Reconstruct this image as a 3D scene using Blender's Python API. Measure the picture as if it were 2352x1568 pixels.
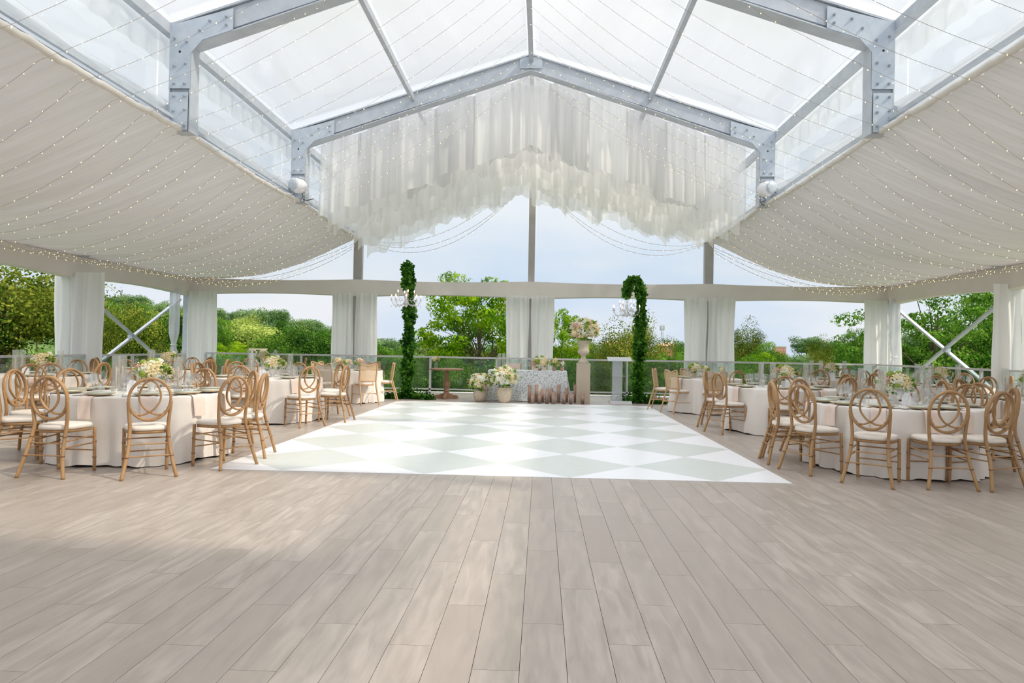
import bpy, math, random
import numpy as np
from mathutils import Vector, Matrix
PI = math.pi
R_ = random.Random(7)
SC = bpy.context.scene
COL = SC.collection
for o in list(bpy.data.objects):
    bpy.data.objects.remove(o)

# ------------------------------------------------------------------ camera
YAW, PITCH, ROLL = 0.0428, 0.0096, 0.0171
EYE = Vector((0.324, 0.0, 1.33))
fwd = Vector((-math.sin(YAW)*math.cos(PITCH), math.cos(YAW)*math.cos(PITCH), math.sin(PITCH)))
rt = Vector((math.cos(YAW), math.sin(YAW), 0)); up = rt.cross(fwd)
rt2 = rt*math.cos(ROLL) + up*math.sin(ROLL); up2 = up*math.cos(ROLL) - rt*math.sin(ROLL)
cam_d = bpy.data.cameras.new('camera'); cam = bpy.data.objects.new('camera', cam_d); COL.objects.link(cam)
cam_d.sensor_width = 36; cam_d.lens = 24.0; cam_d.clip_end = 2000; cam_d.clip_start = 0.05
m = Matrix((rt2, up2, -fwd)).transposed().to_4x4(); m.translation = EYE
cam.matrix_world = m
SC.camera = cam
def atY(px, py, Y):
    """world point seen at pixel (px,py) lying in the vertical plane y=Y"""
    d = rt2*(px-1176)/1568 - up2*(py-784)/1568 + fwd
    return EYE + d*(Y/d.y)
def atZ(px, py, z):
    d = rt2*(px-1176)/1568 - up2*(py-784)/1568 + fwd
    return EYE + d*((z-EYE.z)/d.z)

# ------------------------------------------------------------------ world, sun, exposure
SC.view_settings.view_transform = 'Standard'; SC.view_settings.look = 'None'
SC.view_settings.gamma = 1.0; SC.view_settings.use_curve_mapping = False
SC.view_settings.exposure = 0.0
SC.cycles.transparent_max_bounces = 40
SC.cycles.max_bounces = 10; SC.cycles.diffuse_bounces = 5; SC.cycles.transmission_bounces = 6
SC.cycles.caustics_reflective = False; SC.cycles.caustics_refractive = False
SC.cycles.sample_clamp_indirect = 6.0
W = bpy.data.worlds.new('sky'); SC.world = W; W.use_nodes = True
nt = W.node_tree; N = nt.nodes; L = nt.links; N.clear()
wo = N.new('ShaderNodeOutputWorld'); bg = N.new('ShaderNodeBackground')
tc = N.new('ShaderNodeTexCoord'); sx = N.new('ShaderNodeSeparateXYZ')
L.new(tc.outputs['Generated'], sx.inputs[0])
rmp = N.new('ShaderNodeValToRGB'); L.new(sx.outputs['Z'], rmp.inputs[0])
cr = rmp.color_ramp
cr.elements[0].position = 0.0; cr.elements[0].color = (0.66, 0.79, 0.97, 1)
cr.elements[1].position = 0.28; cr.elements[1].color = (0.90, 0.94, 0.98, 1)
e = cr.elements.new(0.14); e.color = (0.70, 0.83, 0.99, 1)
e = cr.elements.new(0.42); e.color = (1.0, 1.0, 1.0, 1)
mp = N.new('ShaderNodeMapping'); mp.inputs['Scale'].default_value = (1, 1, 3.2)
L.new(tc.outputs['Generated'], mp.inputs[0])
nz = N.new('ShaderNodeTexNoise'); nz.inputs['Scale'].default_value = 2.6; nz.inputs['Detail'].default_value = 5
nz.inputs['Roughness'].default_value = 0.5
L.new(mp.outputs[0], nz.inputs['Vector'])
cl = N.new('ShaderNodeValToRGB'); L.new(nz.outputs['Fac'], cl.inputs[0])
cl.color_ramp.elements[0].position = 0.38; cl.color_ramp.elements[0].color = (0, 0, 0, 1)
cl.color_ramp.elements[1].position = 0.66; cl.color_ramp.elements[1].color = (1, 1, 1, 1)
mxc = N.new('ShaderNodeMix'); mxc.data_type = 'RGBA'; L.new(cl.outputs['Color'], mxc.inputs['Factor'])
L.new(rmp.outputs['Color'], mxc.inputs[6]); mxc.inputs[7].default_value = (0.93, 0.96, 1.0, 1)
st = N.new('ShaderNodeFloatCurve'); L.new(sx.outputs['Z'], st.inputs['Value'])   # overcast sky: brighter towards the zenith
cv = st.mapping.curves[0]; cv.points[0].location = (0, .352); cv.points[1].location = (1, 1.0)
cv.points.new(.15, .368); cv.points.new(.32, .412); cv.points.new(.48, .50); cv.points.new(.75, .92)
st.mapping.update()
sm = N.new('ShaderNodeMath'); sm.operation = 'MULTIPLY'; L.new(st.outputs[0], sm.inputs[0]); sm.inputs[1].default_value = 2.6
L.new(mxc.outputs[2], bg.inputs['Color']); L.new(sm.outputs[0], bg.inputs['Strength'])
L.new(bg.outputs[0], wo.inputs[0])
sd = bpy.data.lights.new('sun', 'SUN'); sd.energy = 3.9; sd.angle = math.radians(2.5); sd.color = (1.0, 0.88, 0.72)
sun = bpy.data.objects.new('sun', sd); COL.objects.link(sun)
SUN = Vector((0.78, -0.24, 0.74)).normalized()
sun.rotation_euler = SUN.to_track_quat('Z', 'Y').to_euler()

# ------------------------------------------------------------------ materials
def _n(t, k, **kw):
    n = t.nodes.new(k)
    for a, b in kw.items(): setattr(n, a, b)
    return n
def mat(name, c, rough=0.6, c2=None, scale=20.0, metal=0.0, bump=0.0, stretch=(1, 1, 1), spec=0.4, coord='Object', detail=4,
        rnd=0.0, transl=0.0, bscale=None, sheen=0.0):
    """principled with noise colour variation, optional translucency"""
    M = bpy.data.materials.new(name); M.use_nodes = True; t = M.node_tree; t.nodes.clear()
    out = _n(t, 'ShaderNodeOutputMaterial'); p = _n(t, 'ShaderNodeBsdfPrincipled')
    p.inputs['Roughness'].default_value = rough; p.inputs['Metallic'].default_value = metal
    p.inputs['Specular IOR Level'].default_value = spec
    if sheen: p.inputs['Sheen Weight'].default_value = sheen
    tc = _n(t, 'ShaderNodeTexCoord'); mp = _n(t, 'ShaderNodeMapping'); mp.inputs['Scale'].default_value = stretch
    t.links.new(tc.outputs[coord], mp.inputs[0])
    nz = _n(t, 'ShaderNodeTexNoise'); nz.inputs['Scale'].default_value = scale; nz.inputs['Detail'].default_value = detail
    t.links.new(mp.outputs[0], nz.inputs['Vector'])
    if c2 is None: c2 = tuple(x*0.9 for x in c)
    mx = _n(t, 'ShaderNodeMix', data_type='RGBA'); mx.inputs[6].default_value = (*c2, 1); mx.inputs[7].default_value = (*c, 1)
    mr = _n(t, 'ShaderNodeMapRange'); mr.inputs['From Min'].default_value = 0.3; mr.inputs['From Max'].default_value = 0.7
    t.links.new(nz.outputs['Fac'], mr.inputs['Value']); t.links.new(mr.outputs[0], mx.inputs['Factor'])
    colr = mx.outputs[2]
    if rnd:
        oi = _n(t, 'ShaderNodeObjectInfo'); h = _n(t, 'ShaderNodeHueSaturation')
        m2 = _n(t, 'ShaderNodeMapRange'); m2.inputs['To Min'].default_value = 1-rnd; m2.inputs['To Max'].default_value = 1+rnd
        t.links.new(oi.outputs['Random'], m2.inputs['Value']); t.links.new(m2.outputs[0], h.inputs['Value'])
        t.links.new(colr, h.inputs['Color']); colr = h.outputs[0]
    t.links.new(colr, p.inputs['Base Color'])
    if bump:
        b = _n(t, 'ShaderNodeBump'); b.inputs['Strength'].default_value = bump; b.inputs['Distance'].default_value = 0.01
        n2 = nz
        if bscale:
            n2 = _n(t, 'ShaderNodeTexNoise'); n2.inputs['Scale'].default_value = bscale; t.links.new(mp.outputs[0], n2.inputs['Vector'])
        t.links.new(n2.outputs['Fac'], b.inputs['Height']); t.links.new(b.outputs[0], p.inputs['Normal'])
    sh = p.outputs[0]
    if transl:
        tr = _n(t, 'ShaderNodeBsdfTranslucent'); t.links.new(colr, tr.inputs[0]); ms = _n(t, 'ShaderNodeMixShader')
        ms.inputs[0].default_value = transl; t.links.new(sh, ms.inputs[1]); t.links.new(tr.outputs[0], ms.inputs[2]); sh = ms.outputs[0]
    t.links.new(sh, out.inputs[0])
    return M
def film(name, tint=(0.95, 0.96, 0.97), haze=0.07, hazec=(0.9, 0.93, 0.95), gloss=0.06, rough=0.05, nscale=0.0):
    """thin clear sheet: transparent + a little haze + a little reflection"""
    M = bpy.data.materials.new(name); M.use_nodes = True; t = M.node_tree; t.nodes.clear()
    out = _n(t, 'ShaderNodeOutputMaterial'); tr = _n(t, 'ShaderNodeBsdfTransparent'); tr.inputs[0].default_value = (*tint, 1)
    df = _n(t, 'ShaderNodeBsdfTranslucent'); df.inputs[0].default_value = (*hazec, 1)
    dd = _n(t, 'ShaderNodeBsdfDiffuse'); dd.inputs[0].default_value = (*hazec, 1)
    m0 = _n(t, 'ShaderNodeMixShader'); m0.inputs[0].default_value = 0.5; t.links.new(df.outputs[0], m0.inputs[1]); t.links.new(dd.outputs[0], m0.inputs[2])
    m1 = _n(t, 'ShaderNodeMixShader'); t.links.new(tr.outputs[0], m1.inputs[1]); t.links.new(m0.outputs[0], m1.inputs[2])
    if nscale:
        tcn = _n(t, 'ShaderNodeTexCoord'); nz = _n(t, 'ShaderNodeTexNoise'); nz.inputs['Scale'].default_value = nscale
        t.links.new(tcn.outputs['Object'], nz.inputs['Vector'])
        mr = _n(t, 'ShaderNodeMapRange'); mr.inputs['From Min'].default_value = .3; mr.inputs['From Max'].default_value = .7
        mr.inputs['To Min'].default_value = haze*0.5; mr.inputs['To Max'].default_value = haze*1.5
        t.links.new(nz.outputs['Fac'], mr.inputs['Value']); t.links.new(mr.outputs[0], m1.inputs[0])
    else: m1.inputs[0].default_value = haze
    gl = _n(t, 'ShaderNodeBsdfGlossy'); gl.inputs['Roughness'].default_value = rough
    fr = _n(t, 'ShaderNodeLayerWeight'); fr.inputs['Blend'].default_value = 0.25
    ml = _n(t, 'ShaderNodeMath', operation='MULTIPLY_ADD'); ml.inputs[1].default_value = 0.5; ml.inputs[2].default_value = gloss
    t.links.new(fr.outputs['Facing'], ml.inputs[0])
    m2 = _n(t, 'ShaderNodeMixShader'); t.links.new(ml.outputs[0], m2.inputs[0]); t.links.new(m1.outputs[0], m2.inputs[1]); t.links.new(gl.outputs[0], m2.inputs[2])
    t.links.new(m2.outputs[0], out.inputs[0])
    return M
def emis(name, c, s):
    M = bpy.data.materials.new(name); M.use_nodes = True; t = M.node_tree; t.nodes.clear()
    out = _n(t, 'ShaderNodeOutputMaterial'); em = _n(t, 'ShaderNodeEmission'); em.inputs[0].default_value = (*c, 1); em.inputs[1].default_value = s
    t.links.new(em.outputs[0], out.inputs[0]); return M
def srgb(r, g, b):
    f = lambda v: (v/255/12.92 if v/255 <= 0.04045 else ((v/255+0.055)/1.055)**2.4)
    return (f(r), f(g), f(b))

def plank_mat():
    M = bpy.data.materials.new('greige_oak_plank'); M.use_nodes = True; t = M.node_tree; t.nodes.clear()
    out = _n(t, 'ShaderNodeOutputMaterial'); p = _n(t, 'ShaderNodeBsdfPrincipled')
    tc = _n(t, 'ShaderNodeTexCoord'); oi = _n(t, 'ShaderNodeObjectInfo'); ge = _n(t, 'ShaderNodeNewGeometry')
    ad = _n(t, 'ShaderNodeMath', operation='ADD'); t.links.new(oi.outputs['Random'], ad.inputs[0]); t.links.new(ge.outputs['Random Per Island'], ad.inputs[1])
    fr = _n(t, 'ShaderNodeMath', operation='FRACT'); t.links.new(ad.outputs[0], fr.inputs[0])
    w = _n(t, 'ShaderNodeMath', operation='MULTIPLY'); w.inputs[1].default_value = 57.0; t.links.new(fr.outputs[0], w.inputs[0])
    def noise(sc, stretch, det=4, dist=0.0):
        mp = _n(t, 'ShaderNodeMapping'); mp.inputs['Scale'].default_value = stretch; t.links.new(tc.outputs['Object'], mp.inputs[0])
        nz = _n(t, 'ShaderNodeTexNoise', noise_dimensions='4D'); nz.inputs['Scale'].default_value = sc; nz.inputs['Detail'].default_value = det
        nz.inputs['Distortion'].default_value = dist
        t.links.new(mp.outputs[0], nz.inputs['Vector']); t.links.new(w.outputs[0], nz.inputs['W']); return nz.outputs['Fac']
    def ramp(f, a, b):
        r = _n(t, 'ShaderNodeMapRange'); r.inputs['From Min'].default_value = a; r.inputs['From Max'].default_value = b; t.links.new(f, r.inputs['Value']); return r.outputs[0]
    def mixc(f, a, b):
        m = _n(t, 'ShaderNodeMix', data_type='RGBA')
        if isinstance(f, float): m.inputs['Factor'].default_value = f
        else: t.links.new(f, m.inputs['Factor'])
        for k, v in ((6, a), (7, b)):
            if isinstance(v, tuple): m.inputs[k].default_value = (*v, 1)
            else: t.links.new(v, m.inputs[k])
        return m.outputs[2]
    base = mixc(fr.outputs[0], srgb(172, 160, 150), srgb(190, 179, 169))
    g1 = ramp(noise(5.0, (3.4, 0.55, 1), 5, 0.8), .36, .66)
    c = mixc(g1, srgb(161, 151, 142), base)
    g2 = ramp(noise(26, (5, 0.35, 1), 4, 0.3), .40, .6)
    c2 = mixc(g2, srgb(176, 162, 150), c); c = mixc(0.22, c, c2)
    # knots and smudges
    kn = ramp(noise(2.4, (2.2, 1.0, 1), 3, 0.2), .70, .78)
    c = mixc(kn, c, srgb(160, 147, 137))
    t.links.new(c, p.inputs['Base Color'])
    rr = _n(t, 'ShaderNodeMapRange'); rr.inputs['To Min'].default_value = 0.30; rr.inputs['To Max'].default_value = 0.44
    t.links.new(g1, rr.inputs['Value']); t.links.new(rr.outputs[0], p.inputs['Roughness'])
    p.inputs['Specular IOR Level'].default_value = 0.35
    b = _n(t, 'ShaderNodeBump'); b.inputs['Strength'].default_value = 0.06; b.inputs['Distance'].default_value = 0.004
    t.links.new(g2, b.inputs['Height']); t.links.new(b.outputs[0], p.inputs['Normal'])
    t.links.new(p.outputs[0], out.inputs[0]); return M
def leaf_mat(name, a, b, c, transl=0.35, ns=0.8):
    """foliage: three greens mixed by world noise, object random and island random"""
    M = bpy.data.materials.new(name); M.use_nodes = True; t = M.node_tree; t.nodes.clear()
    out = _n(t, 'ShaderNodeOutputMaterial'); p = _n(t, 'ShaderNodeBsdfDiffuse')
    ge = _n(t, 'ShaderNodeNewGeometry'); nz = _n(t, 'ShaderNodeTexNoise'); nz.inputs['Scale'].default_value = ns; nz.inputs['Detail'].default_value = 3
    t.links.new(ge.outputs['Position'], nz.inputs['Vector'])
    oi = _n(t, 'ShaderNodeObjectInfo')
    r = _n(t, 'ShaderNodeValToRGB'); cr = r.color_ramp
    cr.elements[0].position = 0.3; cr.elements[0].color = (*a, 1); cr.elements[1].position = 0.72; cr.elements[1].color = (*c, 1)
    e = cr.elements.new(0.5); e.color = (*b, 1)
    m1 = _n(t, 'ShaderNodeMath', operation='MULTIPLY_ADD'); m1.inputs[1].default_value = 0.28; t.links.new(ge.outputs['Random Per Island'], m1.inputs[0]); t.links.new(nz.outputs['Fac'], m1.inputs[2])
    m2 = _n(t, 'ShaderNodeMath', operation='MULTIPLY_ADD'); m2.inputs[1].default_value = 0.12; t.links.new(oi.outputs['Random'], m2.inputs[0]); t.links.new(m1.outputs[0], m2.inputs[2])
    m3 = _n(t, 'ShaderNodeMath', operation='SUBTRACT'); m3.inputs[1].default_value = 0.2; t.links.new(m2.outputs[0], m3.inputs[0])
    t.links.new(m3.outputs[0], r.inputs[0]); t.links.new(r.outputs[0], p.inputs[0])
    tr = _n(t, 'ShaderNodeBsdfTranslucent'); t.links.new(r.outputs[0], tr.inputs[0]); ms = _n(t, 'ShaderNodeMixShader'); ms.inputs[0].default_value = transl
    t.links.new(p.outputs[0], ms.inputs[1]); t.links.new(tr.outputs[0], ms.inputs[2]); t.links.new(ms.outputs[0], out.inputs[0]); return M

MT = {}
MT['plank'] = plank_mat()
MT['subfloor'] = mat('dark_joint', srgb(120, 104, 92), 0.8)
MT['deck'] = mat('pale_deck_board', srgb(222, 220, 216), 0.6, srgb(208, 206, 202), 6, stretch=(1, 6, 1))
MT['tile_white'] = mat('white_vinyl', srgb(243, 243, 245), 0.32, srgb(238, 238, 241), 8, spec=.5, bump=.01)
MT['tile_sage'] = mat('sage_vinyl', srgb(212, 217, 212), 0.32, srgb(207, 212, 207), 8, spec=.5, bump=.01)
MT['alu'] = mat('galvanised_aluminium', srgb(200, 206, 213), 0.42, srgb(184, 191, 200), 5, metal=0.1, spec=.5)
MT['alu_b'] = mat('blue_grey_steel_plate', srgb(200, 209, 218), 0.38, srgb(182, 194, 206), 7, metal=0.1, spec=.5)
MT['bolt'] = mat('zinc_bolt', srgb(168, 178, 188), 0.4, metal=0.1)
MT['dark'] = mat('dark_hole', (0.03, 0.03, 0.03), 0.7)
MT['post'] = mat('grey_painted_post', srgb(176, 174, 170), 0.5, srgb(165, 163, 158), 3)
MT['liner'] = mat('white_liner_fabric', srgb(240, 240, 241), 0.9, srgb(231, 231, 232), 1.2, transl=.035, bump=.12, bscale=60, stretch=(.25, 4, 1), coord='Object')
MT['fascia'] = mat('cream_fascia_fabric', srgb(233, 229, 222), 0.85, srgb(226, 221, 213), 2, transl=.08)
MT['curtain'] = mat('white_curtain_fabric', srgb(250, 250, 250), 0.9, srgb(243, 242, 240), 60, transl=.42, bump=.05)
MT['cloth'] = mat('oatmeal_linen', srgb(236, 230, 222), 0.9, srgb(226, 219, 211), 90, bump=.15, stretch=(1, 1, 3), sheen=.2)
MT['napkin'] = mat('blush_napkin', srgb(228, 210, 198), 0.9, srgb(219, 200, 188), 80, bump=.1)
MT['chair'] = mat('natural_bamboo_wood', srgb(184, 146, 102), 0.42, srgb(150, 113, 74), 9, stretch=(1, 1, .35), rnd=.06, bump=.04)
MT['node'] = mat('darker_bamboo_joint', srgb(138, 102, 72), 0.5, srgb(120, 88, 62), 30)
MT['cane_frame'] = mat('pale_oak_frame', srgb(204, 166, 128), 0.45, srgb(184, 146, 108), 12, stretch=(1, 1, .3), rnd=.04)
MT['seat'] = mat('ivory_vinyl_cushion', srgb(233, 224, 213), 0.55, srgb(224, 214, 202), 12, rnd=.03)
MT['glass'] = film('clear_stemware', (0.97, 0.98, 0.98), 0.03, (1, 1, 1), 0.10, 0.03)
MT['sleeve'] = film('thin_sleeve_glass', (0.98, 0.98, 0.98), 0.02, (1, 1, 1), 0.0, 0.05)
MT['ribglass'] = film('ribbed_glass', (0.93, 0.94, 0.92), 0.20, (0.86, 0.87, 0.82), 0.06, 0.1)
MT['railmetal'] = mat('satin_rail_aluminium', srgb(214, 214, 216), 0.4, srgb(204, 204, 207), 4, spec=.5)
MT['railglass'] = film('rail_glass', (0.87, 0.93, 0.91), 0.015, (0.7, 0.78, 0.76), 0.03, 0.02)
MT['roof_film'] = film('clear_roof_vinyl', (0.96, 0.97, 0.98), 0.08, (0.95, 0.97, 1.0), 0.02, 0.15)
MT['wall_film'] = film('clear_wall_vinyl', (0.96, 0.98, 0.99), 0.05, (0.92, 0.95, 0.98), 0.02, 0.1)
MT['roll_film'] = film('rolled_clear_vinyl', (0.90, 0.92, 0.94), 0.52, (0.93, 0.94, 0.96), 0.08, 0.15, 0.7)
MT['sheer_thin'] = film('thin_sheer_chiffon', (.97, .97, .975), 0.55, (0.76, 0.755, 0.75), 0.0, 0.9)
MT['sheer'] = film('white_sheer_chiffon', (1, 1, 1), 0.6, (1, 0.995, 0.98), 0.0, 0.9)
MT['charger'] = mat('sage_gold_charger', srgb(226, 216, 190), 0.3, srgb(218, 206, 176), 30, spec=.4)
MT['plate'] = mat('pale_green_plate', srgb(226, 230, 216), 0.3, srgb(220, 224, 208), 20)
MT['silver'] = mat('brushed_silver', srgb(196, 194, 190), 0.25, metal=.9)
MT['white'] = mat('matte_white', srgb(240, 240, 242), 0.6, srgb(232, 232, 236), 20)
MT['ceramic'] = mat('white_ceramic', srgb(232, 230, 228), 0.4, srgb(222, 220, 216), 20)
MT['taupe'] = mat('rose_taupe_candle', srgb(192, 156, 136), 0.45, srgb(178, 142, 122), 12, spec=.5)
MT['candle'] = mat('blush_taper_wax', srgb(216, 190, 176), 0.5)
MT['stone'] = mat('cast_stone', srgb(202, 190, 172), 0.85, srgb(186, 172, 154), 25, bump=.2)
MT['plinth'] = mat('painted_beige_plinth', srgb(192, 178, 158), 0.7, srgb(184, 169, 149), 3)
MT['pot'] = mat('pale_clay', srgb(206, 192, 172), 0.85, srgb(190, 174, 152), 18, bump=.2)
MT['oldwood'] = mat('weathered_oak', srgb(168, 134, 106), 0.6, srgb(134, 102, 78), 10, stretch=(1, 1, .3), bump=.1)
MT['acry'] = film('frosted_acrylic', (0.9, 0.93, 0.95), 0.45, (0.88, 0.90, 0.93), 0.06, 0.1)
MT['acryclear'] = film('clear_acrylic', (0.9, 0.95, 0.93), 0.10, (0.85, 0.9, 0.88), 0.08, 0.05)
MT['ghost'] = film('thin_clear_acrylic', (0.93, 0.95, 0.94), 0.2, (0.85, 0.88, 0.85), 0.05, 0.08)
MT['crystal'] = film('crystal', (0.95, 0.96, 0.97), 0.35, (1, 1, 1), 0.25, 0.02)
MT['flame'] = emis('warm_bulb', (1.0, 0.72, 0.40), 9.0)
MT['fairy'] = emis('fairy_bulb', (1.0, 0.74, 0.34), 3.0)
MT['wire'] = mat('pale_wire', srgb(176, 168, 160), 0.5)
MT['bwire'] = mat('black_cable', (0.03, 0.03, 0.035), 0.5)
MT['fcream'] = mat('cream_petal', srgb(248, 236, 200), 0.8, srgb(238, 220, 172), 30, transl=.2, rnd=.04)
MT['fwhite'] = mat('white_petal', srgb(246, 244, 234), 0.8, srgb(236, 236, 214), 30, transl=.2, rnd=.03)
MT['fblush'] = mat('blush_petal', srgb(238, 202, 184), 0.8, srgb(222, 176, 158), 30, transl=.2, rnd=.05)
MT['fgreen'] = mat('chartreuse_bloom', srgb(176, 190, 90), 0.8, srgb(140, 168, 60), 60, transl=.2)
MT['leaf'] = leaf_mat('arrangement_leaf', srgb(60, 100, 30), srgb(96, 140, 50), srgb(140, 176, 80), ns=12)
MT['ivy'] = leaf_mat('ivy_leaf', srgb(34, 74, 26), srgb(66, 120, 40), srgb(116, 170, 62), .35, ns=6)
MT['lv_olive'] = leaf_mat('olive_foliage', srgb(48, 68, 18), srgb(92, 112, 36), srgb(146, 150, 60), .3, ns=.9)
MT['lv_green'] = leaf_mat('green_foliage', srgb(40, 76, 22), srgb(78, 120, 38), srgb(122, 160, 60), .3, ns=.7)
MT['lv_yel'] = leaf_mat('yellow_green_foliage', srgb(60, 104, 14), srgb(112, 156, 22), srgb(176, 196, 44), .4, ns=1.0)
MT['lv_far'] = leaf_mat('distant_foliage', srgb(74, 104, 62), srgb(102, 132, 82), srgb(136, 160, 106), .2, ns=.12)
MT['lv_dark'] = leaf_mat('dark_foliage', srgb(26, 54, 18), srgb(50, 86, 30), srgb(86, 122, 44), .25, ns=.8)
MT['lv_pale'] = leaf_mat('pale_willow_foliage', srgb(110, 132, 60), srgb(150, 170, 80), srgb(186, 196, 110), .3, ns=.5)
MT['bark'] = mat('bark', srgb(92, 78, 62), 0.9, srgb(64, 54, 44), 8, bump=.4)
MT['grass'] = mat('meadow_grass', srgb(92, 122, 52), 0.95, srgb(66, 94, 36), .5, coord='Object')
MT['roofred'] = mat('terracotta_roof', srgb(200, 160, 134), 0.8, srgb(186, 144, 118), 3)
MT['brick'] = mat('red_brick_wall', srgb(190, 132, 112), 0.85, srgb(176, 118, 100), 3)
MT['greywall'] = mat('grey_block_wall', srgb(176, 184, 190), 0.8)

# ------------------------------------------------------------------ mesh helpers
class MB:
    def __init__(s): s.v = []; s.f = []
    def add(s, vs, fs):
        b = len(s.v); s.v.extend([tuple(v) for v in vs]); s.f.extend([tuple(i+b for i in f) for f in fs]); return s
    def box(s, c, d, rz=0.0, tilt=None):
        x, y, z = d[0]/2, d[1]/2, d[2]/2
        vs = [Vector((a*x, b*y, e*z)) for a in (-1, 1) for b in (-1, 1) for e in (-1, 1)]
        M = Matrix.Rotation(rz, 3, 'Z')
        if tilt is not None: M = M @ tilt
        vs = [M @ v + Vector(c) for v in vs]
        return s.add(vs, [(0, 1, 3, 2), (4, 6, 7, 5), (0, 4, 5, 1), (2, 3, 7, 6), (0, 2, 6, 4), (1, 5, 7, 3)])
    def bar(s, a, b, w, h, upv=(0, 0, 1)):
        a, b = Vector(a), Vector(b); d = (b-a).normalized(); u = Vector(upv); r = d.cross(u)
        if r.length < 1e-4: r = d.cross(Vector((0, 1, 0)))
        r.normalize(); u = r.cross(d).normalized(); vs = []
        for p in (a, b):
            for i, j in ((-1, -1), (1, -1), (1, 1), (-1, 1)): vs.append(p + r*i*w/2 + u*j*h/2)
        return s.add(vs, [(0, 1, 2, 3), (7, 6, 5, 4), (0, 4, 5, 1), (1, 5, 6, 2), (2, 6, 7, 3), (3, 7, 4, 0)])
    def tube(s, path, rad, n=8, closed=False, cap=True, flat=None):
        P = [Vector(p) for p in path]; m = len(P)
        if not isinstance(rad, (list, tuple)): rad = [rad]*m
        vs = []; prev = None
        for i in range(m):
            if closed: d = P[(i+1) % m]-P[i-1]
            else: d = P[min(i+1, m-1)]-P[max(i-1, 0)]
            d.normalize()
            if prev is None:
                r = d.cross(Vector((0, 0, 1)))
                if r.length < 0.1: r = d.cross(Vector((0, 1, 0)))
            else: r = prev - d*prev.dot(d)
            r.normalize(); prev = r; u = d.cross(r)
            for k in range(n):
                a = 2*PI*k/n; vs.append(P[i] + (r*math.cos(a) + u*math.sin(a))*rad[i])
        fs = []
        for i in range(m if closed else m-1):
            j = (i+1) % m
            for k in range(n): fs.append((i*n+k, i*n+(k+1) % n, j*n+(k+1) % n, j*n+k))
        if cap and not closed: fs.append(tuple(range(n-1, -1, -1))); fs.append(tuple((m-1)*n+k for k in range(n)))
        return s.add(vs, fs)
    def ribbon(s, path, nrm, w, t, closed=False):
        """rectangular section swept along a planar path: nrm = plane normal, t along nrm, w in plane"""
        P = [Vector(p) for p in path]; m = len(P); nn = Vector(nrm).normalized(); vs = []
        for i in range(m):
            d = (P[(i+1) % m]-P[i-1]) if closed else (P[min(i+1, m-1)]-P[max(i-1, 0)])
            r = d.normalized().cross(nn).normalized()
            for a, b in ((-1, -.6), (-.6, -1), (.6, -1), (1, -.6), (1, .6), (.6, 1), (-.6, 1), (-1, .6)): vs.append(P[i] + r*a*w/2 + nn*b*t/2)
        fs = []; n = 8
        for i in range(m if closed else m-1):
            j = (i+1) % m
            for k in range(n): fs.append((i*n+k, i*n+(k+1) % n, j*n+(k+1) % n, j*n+k))
        if not closed: fs.append(tuple(range(n-1, -1, -1))); fs.append(tuple((m-1)*n+k for k in range(n)))
        return s.add(vs, fs)
    def lathe(s, prof, n=16, c=(0, 0, 0), sy=1.0):
        vs = []; fs = []; m = len(prof)
        for r, z in prof:
            for k in range(n):
                a = 2*PI*k/n; vs.append((c[0]+r*math.cos(a), c[1]+r*math.sin(a)*sy, c[2]+z))
        for i in range(m-1):
            for k in range(n): fs.append((i*n+k, i*n+(k+1) % n, (i+1)*n+(k+1) % n, (i+1)*n+k))
        if prof[0][0] > 1e-4: fs.append(tuple(range(n-1, -1, -1)))
        if prof[-1][0] > 1e-4: fs.append(tuple((m-1)*n+k for k in range(n)))
        return s.add(vs, fs)
    def grid(s, nu, nv, fn):
        vs = [fn(i/nu, j/nv) for j in range(nv+1) for i in range(nu+1)]
        fs = [(j*(nu+1)+i, j*(nu+1)+i+1, (j+1)*(nu+1)+i+1, (j+1)*(nu+1)+i) for j in range(nv) for i in range(nu)]
        return s.add(vs, fs)
    def poly(s, pts, z0, z1):
        n = len(pts); vs = [(x, y, z0) for x, y in pts] + [(x, y, z1) for x, y in pts]
        return s.add(vs, [tuple(range(n-1, -1, -1)), tuple(range(n, 2*n))] + [(i, (i+1) % n, (i+1) % n+n, i+n) for i in range(n)])
    def mesh(s, name, mt, smooth=False):
        me = bpy.data.meshes.new(name); me.from_pydata(s.v, [], s.f); me.materials.append(MT[mt] if isinstance(mt, str) else mt)
        if smooth: me.shade_smooth()
        return me
    def build(s, name, mt, parent=None, smooth=False, loc=None):
        return obj(name, s.mesh(name, mt, smooth), parent, loc)
def obj(name, me, parent=None, loc=None):
    o = bpy.data.objects.new(name, me); COL.objects.link(o)
    if loc is not None: o.location = loc
    if parent is not None: o.parent = parent
    return o
def tag(o, label=None, cat=None, group=None, kind=None):
    if label: o['label'] = label
    if cat: o['category'] = cat
    if group: o['group'] = group
    if kind: o['kind'] = kind
    return o
def thing(name, label, cat, loc=(0, 0, 0), rz=0.0, group=None):
    o = bpy.data.objects.new(name, None); COL.objects.link(o); o.location = loc; o.rotation_euler = (0, 0, rz); o.empty_display_size = .1
    return tag(o, label, cat, group)
CH = {}
def kids(o):
    return CH.get(o.name, [])
def reg(root):
    """remember the child tree of a prototype for fast copying"""
    for o in COL.objects:
        if o.parent is not None and o.parent == root:
            CH.setdefault(root.name, []).append(o); reg(o)
def dup(o, parent=None, loc=None, rz=None, label=None, group=None, scale=None):
    c = o.copy(); COL.objects.link(c)
    if parent is not None: c.parent = parent
    if loc is not None: c.location = loc
    if rz is not None: c.rotation_euler = (0, 0, rz)
    if scale is not None: c.scale = scale
    if label: c['label'] = label
    if group: c['group'] = group
    for k in kids(o): dup(k, c)
    return c
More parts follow.
